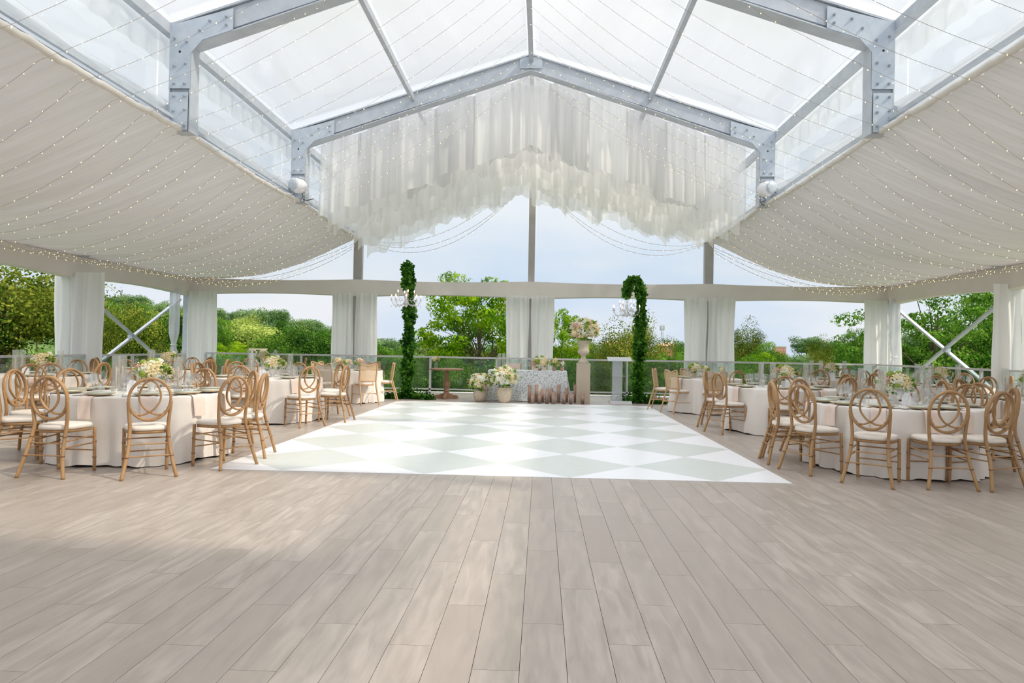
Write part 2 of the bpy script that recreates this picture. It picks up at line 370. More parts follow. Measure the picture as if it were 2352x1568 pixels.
class Proto:
    """first use returns the prototype itself, later uses copy it"""
    def __init__(s, root): s.r = root; s.used = False; reg(root)
    def put(s, loc, rz=0.0, label=None, group=None, scale=None):
        if not s.used:
            s.used = True; o = s.r; o.location = loc; o.rotation_euler = (0, 0, rz)
            if scale is not None: o.scale = scale
            if label: o['label'] = label
            if group: o['group'] = group
            return o
        return dup(s.r, None, loc, rz, label, group, scale)

# ------------------------------------------------------------------ setting: floor planks
XW, YB, S, BAY, Y3 = 10.31, 20.09, 5.153, 4.997, 20.09     # tent half width, gable plane, inner post line, bay length
ZB, ZE, ZT, ZR = 4.54, 3.26, 6.10, 7.82                    # liner line, eave, raised eave, ridge
floor = thing('floor', 'greige oak plank floor of the tent', None); floor['kind'] = 'structure'
if 'category' in floor: del floor['category']
PW, PL = 0.197, 1.19
x00 = atZ(1200, 1432, 0).x; y00 = atZ(1245, 1432, 0).y
YF0, YF1 = -3.0, 19.9
gp = 0.0012
pm = MB().box((0, 0, -0.006), (PW-2*gp, PL-2*gp, 0.012)).mesh('plank', 'plank')
cells = []
for ci in range(-56, 54):
    xa = x00 + ci*PW
    if abs(xa+PW/2) > 10.7: continue
    off = (ci*0.4137) % 1.0 * PL if ci else 0.0
    k = math.floor((YF0 - y00 - off)/PL)
    while True:
        ya = y00 + off + k*PL; k += 1
        if ya >= YF1: break
        a, b = max(ya, YF0), min(ya+PL, YF1)
        if b-a > 0.05: cells.append((xa+PW/2, a, b, b-a > PL-1e-6))
def inview(x, y):
    d = Vector((x, y, 0)) - EYE; w = d.dot(fwd)
    if w < 0.3: return None
    u, v = 1176+1568*d.dot(rt2)/w, 784-1568*d.dot(up2)/w
    return (u, v) if -60 < u < 2412 and 0 < v < 1640 else None
scored = []
for c in cells:
    mid = (c[1]+c[2])/2
    if c[3] and (inview(c[0], mid) or inview(c[0], c[2])) and not (-3.1 < c[0] < 2.9 and 7.2 < mid < 16.2):
        scored.append((math.hypot(c[0]-EYE.x, mid)+0, c))
scored.sort(key=lambda q: q[0])
pick = set(id(q[1]) for q in scored[:298]); field = MB()
for c in cells:
    if id(c) in pick: obj('plank', pm, floor, (c[0], (c[1]+c[2])/2, 0))
    else: field.box((c[0], (c[1]+c[2])/2, -0.006), (PW-2*gp, c[2]-c[1]-2*gp, 0.012))
tag(field.build('plank_field', 'plank', floor), kind='stuff')
tag(MB().box((0, 8.45, -0.062), (21.6, 22.9, 0.1)).build('subfloor', 'subfloor', floor), None)
tag(MB().box((0, 20.15, -0.07), (22.4, 0.5, 0.12)).build('trim_1', 'deck'), 'pale deck edge strip under the glass rail', None, None, 'structure')

# dance floor
df = thing('dance_floor', 'white and pale sage diamond patterned dance floor laid on the planks', 'dance floor', (-3.1364, 7.074, 0))
DW, DD = 1.5087, 1.5526
def clip(poly, W_, H_):
    def cut(ps, ins, isect):
        o = []
        for i in range(len(ps)):
            a, b = ps[i-1], ps[i]
            if ins(b):
                if not ins(a): o.append(isect(a, b))
                o.append(b)
            elif ins(a): o.append(isect(a, b))
        return o
    def ix(x): return lambda a, b: (x, a[1]+(b[1]-a[1])*(x-a[0])/(b[0]-a[0]))
    def iy(y): return lambda a, b: (a[0]+(b[0]-a[0])*(y-a[1])/(b[1]-a[1]), y)
    for ins, f in ((lambda p: p[0] >= -1e-9, ix(0)), (lambda p: p[0] <= W_+1e-9, ix(W_)), (lambda p: p[1] >= -1e-9, iy(0)), (lambda p: p[1] <= H_+1e-9, iy(H_))):
        if poly: poly = cut(poly, ins, f)
    return poly
for i in range(5):
    for j in range(7):
        for sage in (0, 1):
            cx, cy = (i+.5*sage)*DW, (j+.5*sage)*DD
            if sage and (i > 3 or j > 5): continue
            g = 0.999
            ps = clip([(cx-DW/2*g, cy), (cx, cy-DD/2*g), (cx+DW/2*g, cy), (cx, cy+DD/2*g)], 4*DW, 6*DD)
            ps = [p for q, p in enumerate(ps) if math.dist(p, ps[q-1]) > 1e-4]
            MB().poly(ps, 0.0005, 0.005).build('tile', 'tile_sage' if sage else 'tile_white', df)

# ------------------------------------------------------------------ tent frames
def gusset(parent, x, y, z, sgn, yf):
    """corner plate where rafter meets upright; sgn = side, rafter goes towards centre"""
    k = -sgn; pts = [(-.16, -.95), (.16, -.95), (.16, -.42), (.34, -.22), (.80, -.07), (.80, .25), (-.16, .0)]
    b = MB(); n = len(pts); vs = []
    for yy in (yf-.012, yf+.0): vs += [(x + k*px, yy, z+pz-.02) for px, pz in pts]
    b.add(vs, [tuple(range(n)), tuple(range(2*n-1, n-1, -1))] + [(i, i+n, (i+1) % n+n, (i+1) % n) for i in range(n)])
    g = b.build('gusset_plate', 'alu_b', parent)
    for px, pz in ((-.08, -.88), (.08, -.88), (-.08, -.62), (.09, -.58), (-.08, -.2), (.1, -.25), (.3, -.08), (.7, .12), (.7, -.0), (.45, .06)):
        MB().lathe([(.02, 0), (.02, .02), (.011, .035)], 6).build('bolt', 'bolt', g).matrix_local = Matrix.Translation((x+k*px, yf-.012, z+pz-.02)) @ Matrix.Rotation(PI/2, 4, 'X')
    MB().lathe([(.018, 0), (.018, .004)], 8).build('hole', 'dark', g).matrix_local = Matrix.Translation((x+k*.0, yf-.012, z-.42)) @ Matrix.Rotation(PI/2, 4, 'X')
def base_plate(parent, x, z, yf):
    b = MB().box((x, yf-.007, z+.28), (.27, .012, .56)); g = b.build('foot_plate', 'alu_b', parent)
    for dx, dz in ((-.08, .5), (.09, .5), (-.08, .28), (.09, .3), (-.08, .08), (.09, .06)):
        MB().lathe([(.02, 0), (.02, .02), (.011, .035)], 6).build('bolt', 'bolt', g).matrix_local = Matrix.Translation((x+dx, yf-.013, z+dz)) @ Matrix.Rotation(PI/2, 4, 'X')
FN = ['overhead behind the camera', 'just beyond the top frame edge', 'nearest visible bolted', 'second bolted', 'far gable']
for fi, Y in enumerate((Y3-4*BAY, Y3-3*BAY, Y3-2*BAY, Y3-BAY, Y3)):
    lab = {0: 'grey aluminium portal frame over the camera position', 1: 'grey aluminium portal frame over the front of the floor',
           2: 'nearest grey aluminium portal frame with bolted corner plates at top of picture',
           3: 'second grey aluminium portal frame, holding the sheer drapes', 4: 'far gable frame of grey posts standing in front of the sky'}[fi]
    fr = thing('tent_frame', lab, 'tent frame', (0, 0, 0))
    for sg in (-1, 1):
        w = .20
        if fi < 4:
            b = MB().box((sg*S, Y, (ZB+ZT)/2-.02), (.30, w, ZT-ZB+.06)); b.box((sg*(S-.155), Y, (ZB+ZT)/2-.1), (.02, w+.05, ZT-ZB-.1)); b.box((sg*(S+.155), Y, (ZB+ZT)/2-.02), (.02, w+.05, ZT-ZB+.1))
            b.build('upright', 'alu', fr)
            sl = (ZR-ZT)/S
            b = MB(); b.bar((sg*(S+.15), Y, ZT-.17-.02), (0, Y, ZR-.19), w, .30); b.bar((sg*(S+.2), Y, ZT-.02), (0, Y, ZR-.02), w+.08, .03); b.bar((sg*(S-.1), Y, ZT-.33), (0, Y, ZR-.36), w+.06, .02)
            b.build('rafter', 'alu', fr)
            gusset(fr, sg*S, Y, ZT, sg, Y-w/2-.03); base_plate(fr, sg*S, ZB-.03, Y-w/2-.03)
        else:
            MB().box((sg*S, Y, 2.25), (.25, .18, 4.5)).build('upright', 'post', fr)
            b = MB(); b.bar((sg*(S+.15), Y, ZT-.19), (0, Y, ZR-.19), w, .30); b.build('rafter', 'alu', fr)
            for dx in (-.07, .07): MB().lathe([(.018, 0), (.018, .015)], 8).build('bolt', 'bolt', fr).matrix_local = Matrix.Translation((sg*S+dx, Y-.092, 3.36)) @ Matrix.Rotation(PI/2, 4, 'X')
            MB().box((sg*S, Y, (4.5+ZT)/2), (.22, .16, ZT-4.5)).build('upright_head', 'alu', fr)
        # outer leg and outer (hidden) low rafter
        MB().box((sg*XW, Y, ZE/2-.1), (.2, .2, ZE-.2)).build('outer_leg', 'alu', fr)
        MB().bar((sg*XW, Y, ZE+.05), (sg*(S+.15), Y, ZB+.25), .16, .26).build('side_rafter', 'alu', fr)
    if fi < 4:
        MB().box((0, Y-.12, ZR-.2), (.5, .012, .26)).build('ridge_plate', 'alu_b', fr)
    else:
        MB().box((0, Y, ZR/2-.1), (.19, .16, ZR-.2)).build('mast', 'post', fr)
Ya, Yb = -3.0, Y3
for x, z, w, h, lab in ((0, ZR-.1, .10, .14, 'slim grey ridge purlin running along the roof peak'), (-2.62, ZT+(ZR-ZT)*(1-2.62/S)-.10, .08, .12, 'slim grey roof purlin on the left slope'),
                        (2.62, ZT+(ZR-ZT)*(1-2.62/S)-.10, .08, .12, 'slim grey roof purlin on the right slope')):
    tag(MB().box((x, (Ya+Yb)/2, z), (w, Yb-Ya, h)).build('roof_purlin', 'alu'), lab, 'purlin')
for sg, side in ((-1, 'left'), (1, 'right')):
    tag(MB().box((sg*(S+.22), (Ya+Yb)/2, ZT-.06), (.12, Yb-Ya, .16)).build('eave_purlin', 'alu'), 'grey beam along the raised roof eave on the '+side, 'beam')
    b = MB().box((sg*(S+.20), (Ya+Yb)/2, ZB+.06), (.10, Yb-Ya, .10)).box((sg*(S+.10), (Ya+Yb)/2, ZB+.16), (.05, Yb-Ya, .05))
    tag(b.build('clerestory_rail', 'alu'), 'grey double rail above the fabric ceiling on the '+side, 'beam')
    # rolled up clear side wall lying on the rail
    def roll(u, v, sg=sg):
        y = Ya+(Yb-.2-Ya)*u; a = v*2*PI; r = .15+.01*math.sin(y*2.1)+.004*math.sin(5*a+y*4)
        return (sg*(S+.38)+r*math.cos(a), y, ZB+.34+r*math.sin(a)+.03*math.sin(y*1.256))
    tag(MB().grid(220, 14, roll).build('rolled_vinyl_wall', 'roll_film', smooth=True), 'rolled up clear vinyl wall lying along the '+side+' clerestory', 'vinyl roll')
    # vinyl flap hanging under raised eave
    def flap(u, v, sg=sg):
        y = Ya+(Yb-Ya)*u; d = .50
        return (sg*(S+.30)+.02*math.sin(y*14)*v, y, ZT-.08-d*v)
    tag(MB().grid(500, 3, flap).build('vinyl_flap', 'roll_film', smooth=True), 'hazy clear vinyl flap hanging under the '+side+' raised eave', 'vinyl flap')
    for fi, (y0, y1) in enumerate(((Y3-4*BAY, Y3-3*BAY), (Y3-3*BAY, Y3-2*BAY), (Y3-2*BAY, Y3-BAY), (Y3-BAY, Y3))):
        tag(MB().box((sg*(S+.42), (y0+y1)/2, (ZB+ZT)/2), (.004, y1-y0-.05, ZT-ZB-.1)).build('window_%d' % (fi+1 if sg < 0 else fi+5), 'wall_film'), 'clear vinyl clerestory pane, bay %d on the %s' % (fi+1, side), None, None, 'structure')
        b = MB(); b.bar((sg*(S+.25), (y0+y1)/2, ZT+.05), (sg*.02, (y0+y1)/2, ZR+.04), BAY-.06, .004)
        tag(b.build('roof', 'roof_film'), 'clear vinyl roof bay %d, %s slope' % (fi+1, side), None, None, 'structure')
# opaque canvas section behind the camera (its shadow crosses the front planks)
for sg, side in ((-1, 'left'), (1, 'right')):
    b = MB(); b.bar((sg*(S+.3), -1.0, ZT+.1), (0, -1.0, ZR+.1), 6.6, .02)
    tag(b.build('roof', 'fascia'), 'white canvas roof section behind the camera, %s slope' % side, None, None, 'structure')

# ------------------------------------------------------------------ side ceiling liners
def pleat(y):
    return (.012*math.sin(y*23+1.3*math.sin(y*2.1)) + .010*math.sin(y*51+2*math.sin(y*3.3)) + .02*max(0, math.sin(y*7.7+2*math.sin(y*1.7)))**3)
for sg, side in ((-1, 'left'), (1, 'right')):
    y0, y1 = 1.0, Y3-.05
    def lin(u, v, sg=sg):
        y = y0+(y1-y0)*u
        ph = (Y3-y)/BAY % 1.0; bay = math.sin(PI*ph)
        x = S+.02+(XW-S-.05)*v
        z = ZB-.12*bay*(1-v)**2 - .02 + (ZE+.02-ZB)*v - .44*math.sin(PI*v)**1.1*(.9+.12*bay) 
        amp = .6+1.2*math.sin(PI*v)
        z += pleat(y)*amp
        return (sg*(x-.10*bay*(1-v)**3), y, z)
    ln = tag(MB().grid(1900, 20, lin).build('ceiling', 'liner', smooth=True), 'white pleated fabric ceiling liner sagging over the %s tables' % side, None, None, 'structure')
    pts = [Vector(lin(u/160, 0)) + Vector((-sg*.02, 0, .03)) for u in range(161)]
    tag(MB().tube(pts, .045, 8).build('trim_%d' % (2 if sg < 0 else 3), 'fascia', smooth=True), 'padded white edge tube of the %s ceiling liner' % side, None, None, 'structure')
    # eave fascia
    def fas(u, v, sg=sg):
        y = -1+(Y3+1.1)*u; ph = (Y3-y)/BAY % 1.0
        t = math.sin(PI*ph)
        a = v*4
        if a < 1: return (sg*(XW-.16), y, ZE+.03*t-.04-.48*a+.05*t*a)
        if a < 2: return (sg*(XW-.16+.3*(a-1)), y, ZE-.52+.08*t)
        if a < 3: return (sg*(XW+.14), y, ZE-.52+.08*t+(.62-.08*t)*(a-2))
        return (sg*(XW+.14-.3*(a-3)), y, ZE+.1-(.14-.03*t)*(a-3))
    tag(MB().grid(200, 4, fas).build('trim_%d' % (4 if sg < 0 else 5), 'fascia', smooth=False), 'cream fabric covered eave beam along the %s side' % side, None, None, 'structure')
def gfas(u, v):
    x = -XW-.1+(2*XW+.2)*u; t = abs(math.sin(PI*(x/S))); a = v*4
    lo = ZE-.48+.07*t; hi = ZE-.05*t+.02
    if a < 1: return (x, Y3-.17-.02*a, hi-(hi-lo)*a)
    if a < 2: return (x, Y3-.19+.34*(a-1), lo)
    if a < 3: return (x, Y3+.15, lo+(hi-lo)*(a-2))
    return (x, Y3+.15-.32*(a-3), hi)
tag(MB().grid(120, 4, gfas).build('trim_6', 'fascia'), 'cream fabric covered beam across the far gable', None, None, 'structure')
# thick opaque outer skin over side roofs is the liner itself; gable film panes
for i, (xa, xb) in enumerate(((-S, 0), (0, S))):
    b = MB(); za = ZT if xa < -1 else ZR; zb = ZR if xa < -1 else ZT
    b.add([(xa+.14, Y3+.03, ZE), (xb-.12, Y3+.03, ZE), (xb-.12, Y3+.03, zb-.3), (xa+.14, Y3+.03, za-.3)], [(0, 1, 2, 3)])
    tag(b.build('window_%d' % (9+i), 'wall_film'), 'clear vinyl gable pane %s of the central mast' % ('left', 'right')[i], None, None, 'structure')
for i, sg in enumerate((-1, 1)):
    b = MB(); b.add([(sg*(S+.13), Y3+.03, ZE), (sg*(XW-.2), Y3+.03, ZE), (sg*(XW-.25), Y3+.03, ZE+.02), (sg*(S+.13), Y3+.03, ZB-.1)], [(0, 1, 2, 3)])
    tag(b.build('window_%d' % (11+i), 'wall_film'), 'clear vinyl triangle pane at the far %s' % ('left', 'right')[i], None, None, 'structure')

# ------------------------------------------------------------------ curtains
def curtain(x0, x1, y, seed, label, top=2.86, d=.11, lean=0.0, group=None, waist=0.0, flare=0.0):
    r = random.Random(seed); nf = max(3, int((x1-x0)/.16)); ph = r.random()*6; k2 = r.random()*6
    ro = x1-x0
    def f(u, v):
        xx = x0+ro*u; z = top*(1-v)+.02*v
        a = u*nf*2*PI*.5+ph
        yy = y + d*(.25+.75*v)*math.sin(a+.5*math.sin(2*v+k2)) + .035*math.sin(a*2.3+k2)
        pinch = waist*math.sin(PI*min(1, v*1.0))**2
        xx += lean*v + (0.5-u)*pinch*ro + (u-.5)*flare*v*ro + .015*math.sin(v*7+u*9+k2)
        return (xx, yy, z)
    return tag(MB().grid(nf*10, 14, f).build('curtain', 'curtain', smooth=True), label, 'curtain', group)
CY = Y3+.02
cs = [(-10.15, -9.30, 'far left corner'), (-5.85, -5.20, 'left of the second gable post'), (-5.16, -4.50, 'right of the second gable post'),
      (-.70, -.05, 'left of the central mast'), (.03, .68, 'right of the central mast'), (4.42, 5.06, 'left of the fourth gable post'),
      (5.10, 5.88, 'right of the fourth gable post'), (9.45, 10.5, 'far right corner')]
for i, (a, b_, w) in enumerate(cs):
    curtain(a, b_, CY-.30, 30+i, 'floor length white curtain gathered '+('at the '+w if 'corner' in w else w))
curtain(-10.62, -9.42, Y3-BAY-.26, 51, 'floor length white curtain at the left side post', d=.13)
curtain(9.86, 10.42, Y3-BAY-.26, 52, 'white curtain panel at the right side post, left half', d=.13)
curtain(10.44, 11.2, Y3-BAY-.24, 53, 'white curtain panel at the right side post, right half', d=.13)
curtain(-10.6, -9.6, Y3-2*BAY-.26, 54, 'white curtain at the nearer left side post', d=.13)
curtain(9.7, 10.7, Y3-2*BAY-.26, 55, 'white curtain at the nearer right side post', d=.13)
def tied(x, y, lab, seed):
    r = random.Random(seed)
    def f(u, v):
        z = 2.84*(1-v)+.05; w = .13-.07*math.exp(-((z-1.25)/.22)**2); a = u*2*PI
        rr = w*(1+.25*math.sin(a*5+v*3))
        return (x+rr*math.cos(a), y+.6*rr*math.sin(a), z)
    t = thing('tied_vinyl_wall', lab, 'vinyl drape'); MB().grid(40, 20, f).build('vinyl_sheet', 'roll_film', t, True)
    MB().tube([(x+.09*math.cos(a*PI/6), y+.06*math.sin(a*PI/6), 1.26) for a in range(12)], .016, 6, closed=True).build('tie_bow', 'white', t)
tied(-10.2, Y3-.95, 'clear vinyl wall tied in a bundle beside the far left curtain', 1)
tied(10.16, Y3-.62, 'clear vinyl wall tied with a white bow beside the far right curtain', 2)
for sg, side in ((-1, 'left'), (1, 'right')):
    t = thing('cross_brace', 'silver diagonal cross brace between the %s side posts' % side, 'brace')
    x = sg*(XW+.125); b1 = MB().bar((x, Y3-BAY+.2, 2.62), (x, Y3-.15, .30), .05, .09, (1, 0, 0)); b1.build('brace_bar', 'alu', t)
    MB().bar((x+sg*.07, Y3-.1, 2.62), (x+sg*.07, Y3-BAY+.2, .30), .05, .09, (1, 0, 0)).build('brace_bar', 'alu', t)
    MB().box((x+sg*.03, Y3-BAY/2-.06, 1.46), (.12, .12, .1)).build('clamp', 'alu_b', t)

# ------------------------------------------------------------------ glass railing
def rail_run(label, P, posts, h=1.03):
    t = thing('glass_railing', label, 'railing'); 
    b = MB()
    for a, c in zip(P[:-1], P[1:]): b.bar((*a, h), (*c, h), .075, .05)
    b.build('top_rail', 'railmetal', t)
    b = MB()
    for a, c in zip(P[:-1], P[1:]): b.bar((*a, .10), (*c, .10), .05, .04)
    b.build('bottom_rail', 'railmetal', t)
    for p in posts:
        q = MB().box((p[0], p[1], h/2-.01), (.06, .05, h-.04)); q.box((p[0], p[1], .012), (.12, .12, .016)); q.build('rail_post', 'railmetal', t)
    for a, c in zip(posts[:-1], posts[1:]):
        A, C_ = Vector((*a, 0)), Vector((*c, 0)); d = (C_-A).normalized()*.045
        MB().bar((A+d)+Vector((0, 0, .56)), (C_-d)+Vector((0, 0, .56)), .01, .86).build('glass_pane', 'railglass', t)
RY = 19.72
px = [452, 691, 838, 988, 1140, 1293, 1440, 1590, 1751, 1930, 2012]
pl = [(atY(x, 860, RY).x, RY) for x in px]
pl[0] = (-9.55, RY); pl[-1] = (9.72, RY)
rail_run('long grey framed glass railing along the far deck edge', [pl[0], pl[-1]], pl)
pr = [(9.78, RY), (9.95, 17.7), (10.1, 15.6), (10.2, 13.2), (10.2, 10.8), (10.2, 8.4)]
rail_run('grey framed glass railing along the right deck edge', pr, pr)
pq = [(-9.75, 18.9), (-9.85, 16.6), (-9.95, 14.2), (-10.0, 11.8), (-10.0, 9.4)]
rail_run('grey framed glass railing along the left deck edge', pq, pq, 1.0)

ORD = 'first second third fourth fifth sixth seventh eighth ninth tenth eleventh twelfth thirteenth fourteenth fifteenth sixteenth seventeenth eighteenth nineteenth twentieth twenty-first twenty-second twenty-third twenty-fourth twenty-fifth twenty-sixth'.split()
# ------------------------------------------------------------------ sheer ceiling drapes
rs = random.Random(5)
for row in range(10):
    y = Y3-BAY+.16+row*.47
    lab = '%s row of white sheer drapes counted from the second roof frame' % ORD[row]
    t = thing('sheer_drape', lab, 'drape', group='rows of sheer ceiling drapes')
    n = 11 if row == 0 else 10; xs = [-4.72+9.44*i/n for i in range(n+1)]
    for i in range(n):
        xa, xb = xs[i]-.02, xs[i+1]+.04; xm = (xa+xb)/2
        Ln = (1.66+rs.uniform(-.05, .06)) if row == 0 else 1.62+rs.uniform(-.22, .20)+.02*row
        ph = rs.random()*6; nf = rs.choice((2, 3, 3)); sc = rs.uniform(.6, 1.3)
        def sh(u, v, xa=xa, xb=xb, Ln=Ln, ph=ph, nf=nf, sc=sc, y=y, row=row):
            x = xa+(xb-xa)*u; top = ZT-.38+(ZR-ZT)*(1-abs(x)/S) - .0
            top += .07*math.sin(PI*u)-.03
            uu = u+.35*math.sin(2*PI*u+ph)/(2*PI)
            g = math.sin(uu*nf*2*PI+ph); g2 = .8*math.sin(uu*15*PI+ph*2)*(.5+.5*math.sin(u*5+ph))
            rag = .07*math.sin(uu*nf*PI+ph)+.02*g2
            z = top-(Ln+rag*(.3 if row == 0 else 1))*v
            return (x, y+.08*sc*g*(.4+.6*v)+.035*g2+.1*math.sin(ph)*v, z)
        MB().grid(44, 6, sh).build('sheer_panel', 'sheer_thin' if (row == 0 and i in (1, 3, 6, 8)) or (row == 1 and i in (2, 4, 5, 8)) else 'sheer', t, True)

# ------------------------------------------------------------------ fairy light strands
def sag(a, b, s, n):
    a, b = Vector(a), Vector(b)
    return [a.lerp(b, i/n)-Vector((0, 0, s*4*(i/n)*(1-i/n))) for i in range(n+1)]
def strand(path, label, group, bulb=.0075, step=.18, seed=0, wr=.0026):
    r = random.Random(seed); t = thing('fairy_light_strand', label, 'string light', group=group)
    MB().tube(path, wr, 3, cap=False).build('wire', 'wire', t)
    b = MB(); acc = 0
    for p, q in zip(path[:-1], path[1:]):
        Lg = (q-p).length
        while acc < Lg:
            c = p.lerp(q, acc/Lg)+Vector((r.uniform(-.02, .02), r.uniform(-.03, .03), r.uniform(-.035, .01))); s = bulb*r.uniform(.7, 1.15)
            b.add([c+Vector(v)*s for v in ((1, 0, 0), (-1, 0, 0), (0, 1, 0), (0, -1, 0), (0, 0, 1.3), (0, 0, -1.3))],
                  [(0, 2, 4), (2, 1, 4), (1, 3, 4), (3, 0, 4), (2, 0, 5), (1, 2, 5), (3, 1, 5), (0, 3, 5)])
            acc += step*r.uniform(.8, 1.2)
        acc -= Lg
    tag(b.build('bulbs', 'fairy', t), None, kind='stuff')
for i in range(26):
    Y = 4.0+.62*i
    for sg, side in ((-1, 'left'), (1, 'right')):
        rr = random.Random(i*2+sg)
        kz = ZB-.10-.1*math.sin(PI*((Y3-Y)/BAY % 1))
        ye = Y+rr.uniform(-.25, .25)
        p1 = sag((sg*.05, Y, ZR-.42), (sg*(S-.03), Y, kz), .32+rr.uniform(-.08, .1), 16)
        p2 = sag((sg*(S-.03), Y, kz), (sg*(XW-.22), ye, ZE-.03), .72+rr.uniform(-.05, .12), 18)
        strand(p1+p2[1:], '%s fairy light strand from the far gable, swooping from ridge to %s eave' % (ORD[25-i], side), 'fairy light strands on the '+side, seed=i*3+sg)
for i, (x0, s) in enumerate(((-.4, 1.35), (-.1, 1.7), (.15, 2.0))):
    for sg, side in ((-1, 'left'), (1, 'right')):
        strand(sag((sg*abs(x0), Y3-.6, 6.15), (sg*(S-.05), Y3-.2, ZB-.05), s*.55, 24), '%s fairy light swag below the sheer drapes, %s half' % (('shallow', 'middle', 'deepest')[i], side), 'fairy light swags in the gable, '+side, .009, .2, i+90, .006)
        strand(sag((sg*(S+.1), Y3-.15-.05*i, ZB-.2-.08*i), (sg*(XW-.25), Y3-.25, ZE), .30+.12*i, 20), '%s loose fairy light swag in the far %s triangle' % (('upper', 'middle', 'lower')[i], side), 'fairy light swags in the far %s triangle' % side, .009, .2, i+190, .006)

# ------------------------------------------------------------------ floodlights on frame feet
for sg, side in ((-1, 'left'), (1, 'right')):
    t = thing('floodlight', 'white round floodlight clamped to the foot of the second frame, %s' % side, 'floodlight', (sg*(S-.10), Y3-BAY-.34, ZB+.27), rz=sg*.5)
    MB().lathe([(.03, -.15), (.11, -.14), (.16, -.05), (.165, .06), (.12, .15), (.02, .17)], 20).build('housing', 'white', t, True).rotation_euler = (PI/2, 0, 0)
    MB().lathe([(.13, .0), (.145, .03), (.10, .05)], 20).build('lens_ring', 'alu', t, True).matrix_local = Matrix.Translation((0, -.15, 0)) @ Matrix.Rotation(PI/2, 4, 'X')
    b = MB(); [b.box((dx, 0, .165), (.012, .16, .03)) for dx in (-.09, -.06, -.03, 0, .03, .06, .09)]; b.build('cooling_fins', 'alu', t)
    MB().tube([(-.15, .05, -.02), (-.1, .2, -.14), (.0, .22, -.16), (.1, .2, -.14), (.15, .05, -.02)], .012, 6).build('bracket', 'white', t)
    MB().tube([(0, .1, -.12), (.06, .05, -.22), (-.03, .12, -.27), (.1, .15, -.3), (.25, .2, -.27)], .009, 5).build('cable', 'bwire', t)

# ------------------------------------------------------------------ chairs
def arcpts(P, n=5):
    """catmull-rom through points"""
    P = [Vector(p) for p in P]; out = []
    for i in range(len(P)-1):
        a, b, c, d = P[max(i-1, 0)], P[i], P[i+1], P[min(i+2, len(P)-1)]
        for k in range(n):
            t = k/n; out.append(.5*((2*b)+(-a+c)*t+(2*a-5*b+4*c-d)*t*t+(-a+3*b-3*c+d)*t**3))
    out.append(P[-1]); return out
def make_chair():
    H = .985; t = thing('oval_back_chair', 'x', 'chair')
    rx, rz, zc = .185, .207, H-.222
    yb = lambda z: .055*(H-z)/.43
    nrm = (0, 1, .128)
    ring = [(rx*math.sin(a*PI/18), yb(zc+rz*math.cos(a*PI/18)), zc+rz*math.cos(a*PI/18)) for a in range(36)]
    MB().ribbon(ring, nrm, .026, .038, True).build('back_ring', 'chair', t, True)
    b = MB()
    for s in (-1, 1):
        pts = arcpts([(0, 0, zc+.19), (.055*s, 0, zc+.15), (.092*s, 0, zc+.06), (.088*s, 0, zc-.02), (.045*s, 0, zc-.09), (0, 0, zc-.125), (-.055*s, 0, zc-.150), (-.11*s, 0, zc-.150), (-.135*s, 0, zc-.136)])
        b.ribbon([(p.x, yb(p.z), p.z) for p in pts], nrm, .017, .026)
        z = zc-.128; b.lathe([(0.001, -.016), (.013, -.008), (.014, 0), (.013, .008), (0.001, .016)], 8, (-.137*s, yb(z), z))
    b.build('looped_splat', 'chair', t, True)
    for s in (-1, 1):
        path = arcpts([(.238*s, -.075, 0), (.208*s, -.045, .14), (.182*s, -.01, .28), (.170*s, .03, .42), (.168*s, .048, .50), (.176*s, .046, .60), (.186*s, .032, .70), (.190*s, .026, .745)], 4)
        rad = [.0175-.004*max(0, (p.z-.55)/.2) for p in path]
        lg = MB().tube(path, rad, 8).build('leg', 'chair', t, True)
        nb = MB()
        for q in (6, 11):
            p = path[q]; nb.tube([p-Vector((0, 0, .006)), p+Vector((0, 0, .006))], .0205, 8)
        nb.build('bamboo_joint', 'node', lg, True)
        path = arcpts([(.196*s, .414, 0), (.198*s, .408, .2), (.198*s, .40, .45)], 3)
        lg = MB().tube(path, .0165, 8).build('leg', 'chair', t, True)
        nb = MB()
        for z in (.14, .30): nb.tube([(.1975*s, .408, z-.006), (.1975*s, .408, z+.006)], .0195, 8)
        nb.build('bamboo_joint', 'node', lg, True)
    def pad(sc, z0, z1, rnd):
        P = []
        for k in range(28):
            a = 2*PI*k/28; c, s_ = math.cos(a), math.sin(a); e_ = 3.2
            x = abs(c)**(2/e_)*(1 if c > 0 else -1); y = abs(s_)**(2/e_)*(1 if s_ > 0 else -1)
            P.append((x*(.195+.022*y)*sc, .234+y*.200*sc))
        b = MB(); n = 28; vs = []
        L_ = ((1.0, z0), (1.0, z1-rnd), (.97, z1-rnd*.35), (.88, z1), (.5, z1+rnd*.25))
        cy = .234
        for f_, z in L_: vs += [(x*f_, cy+(y-cy)*f_, z) for x, y in P]
        fs = [tuple(range(n-1, -1, -1)), tuple(4*n+k for k in range(n))]
        for i in range(4): fs += [(i*n+k, i*n+(k+1) % n, (i+1)*n+(k+1) % n, (i+1)*n+k) for k in range(n)]
        return b.add(vs, fs)
    pad(1.0, .425, .455, .004).build('seat_frame', 'chair', t, True)
    pad(1.03, .456, .502, .022).build('seat_cushion', 'seat', t, True)
    for a, c in (((-.197, .408, .34), (.197, .408, .34)), ((-.197, .408, .21), (.197, .408, .21)), ((-.175, -.0, .33), (.175, -.0, .33)),
                 ((-.196, -.03, .215), (.196, -.03, .215)), ((-.182, -.008, .285), (-.198, .408, .29)), ((.182, -.008, .285), (.198, .408, .29)),
                 ((-.176, .0, .345), (-.198, .408, .365)), ((.176, .0, .345), (.198, .408, .365))):
        MB().tube([a, c], .0075, 6).build('stretcher', 'chair', t)
    return Proto(t)
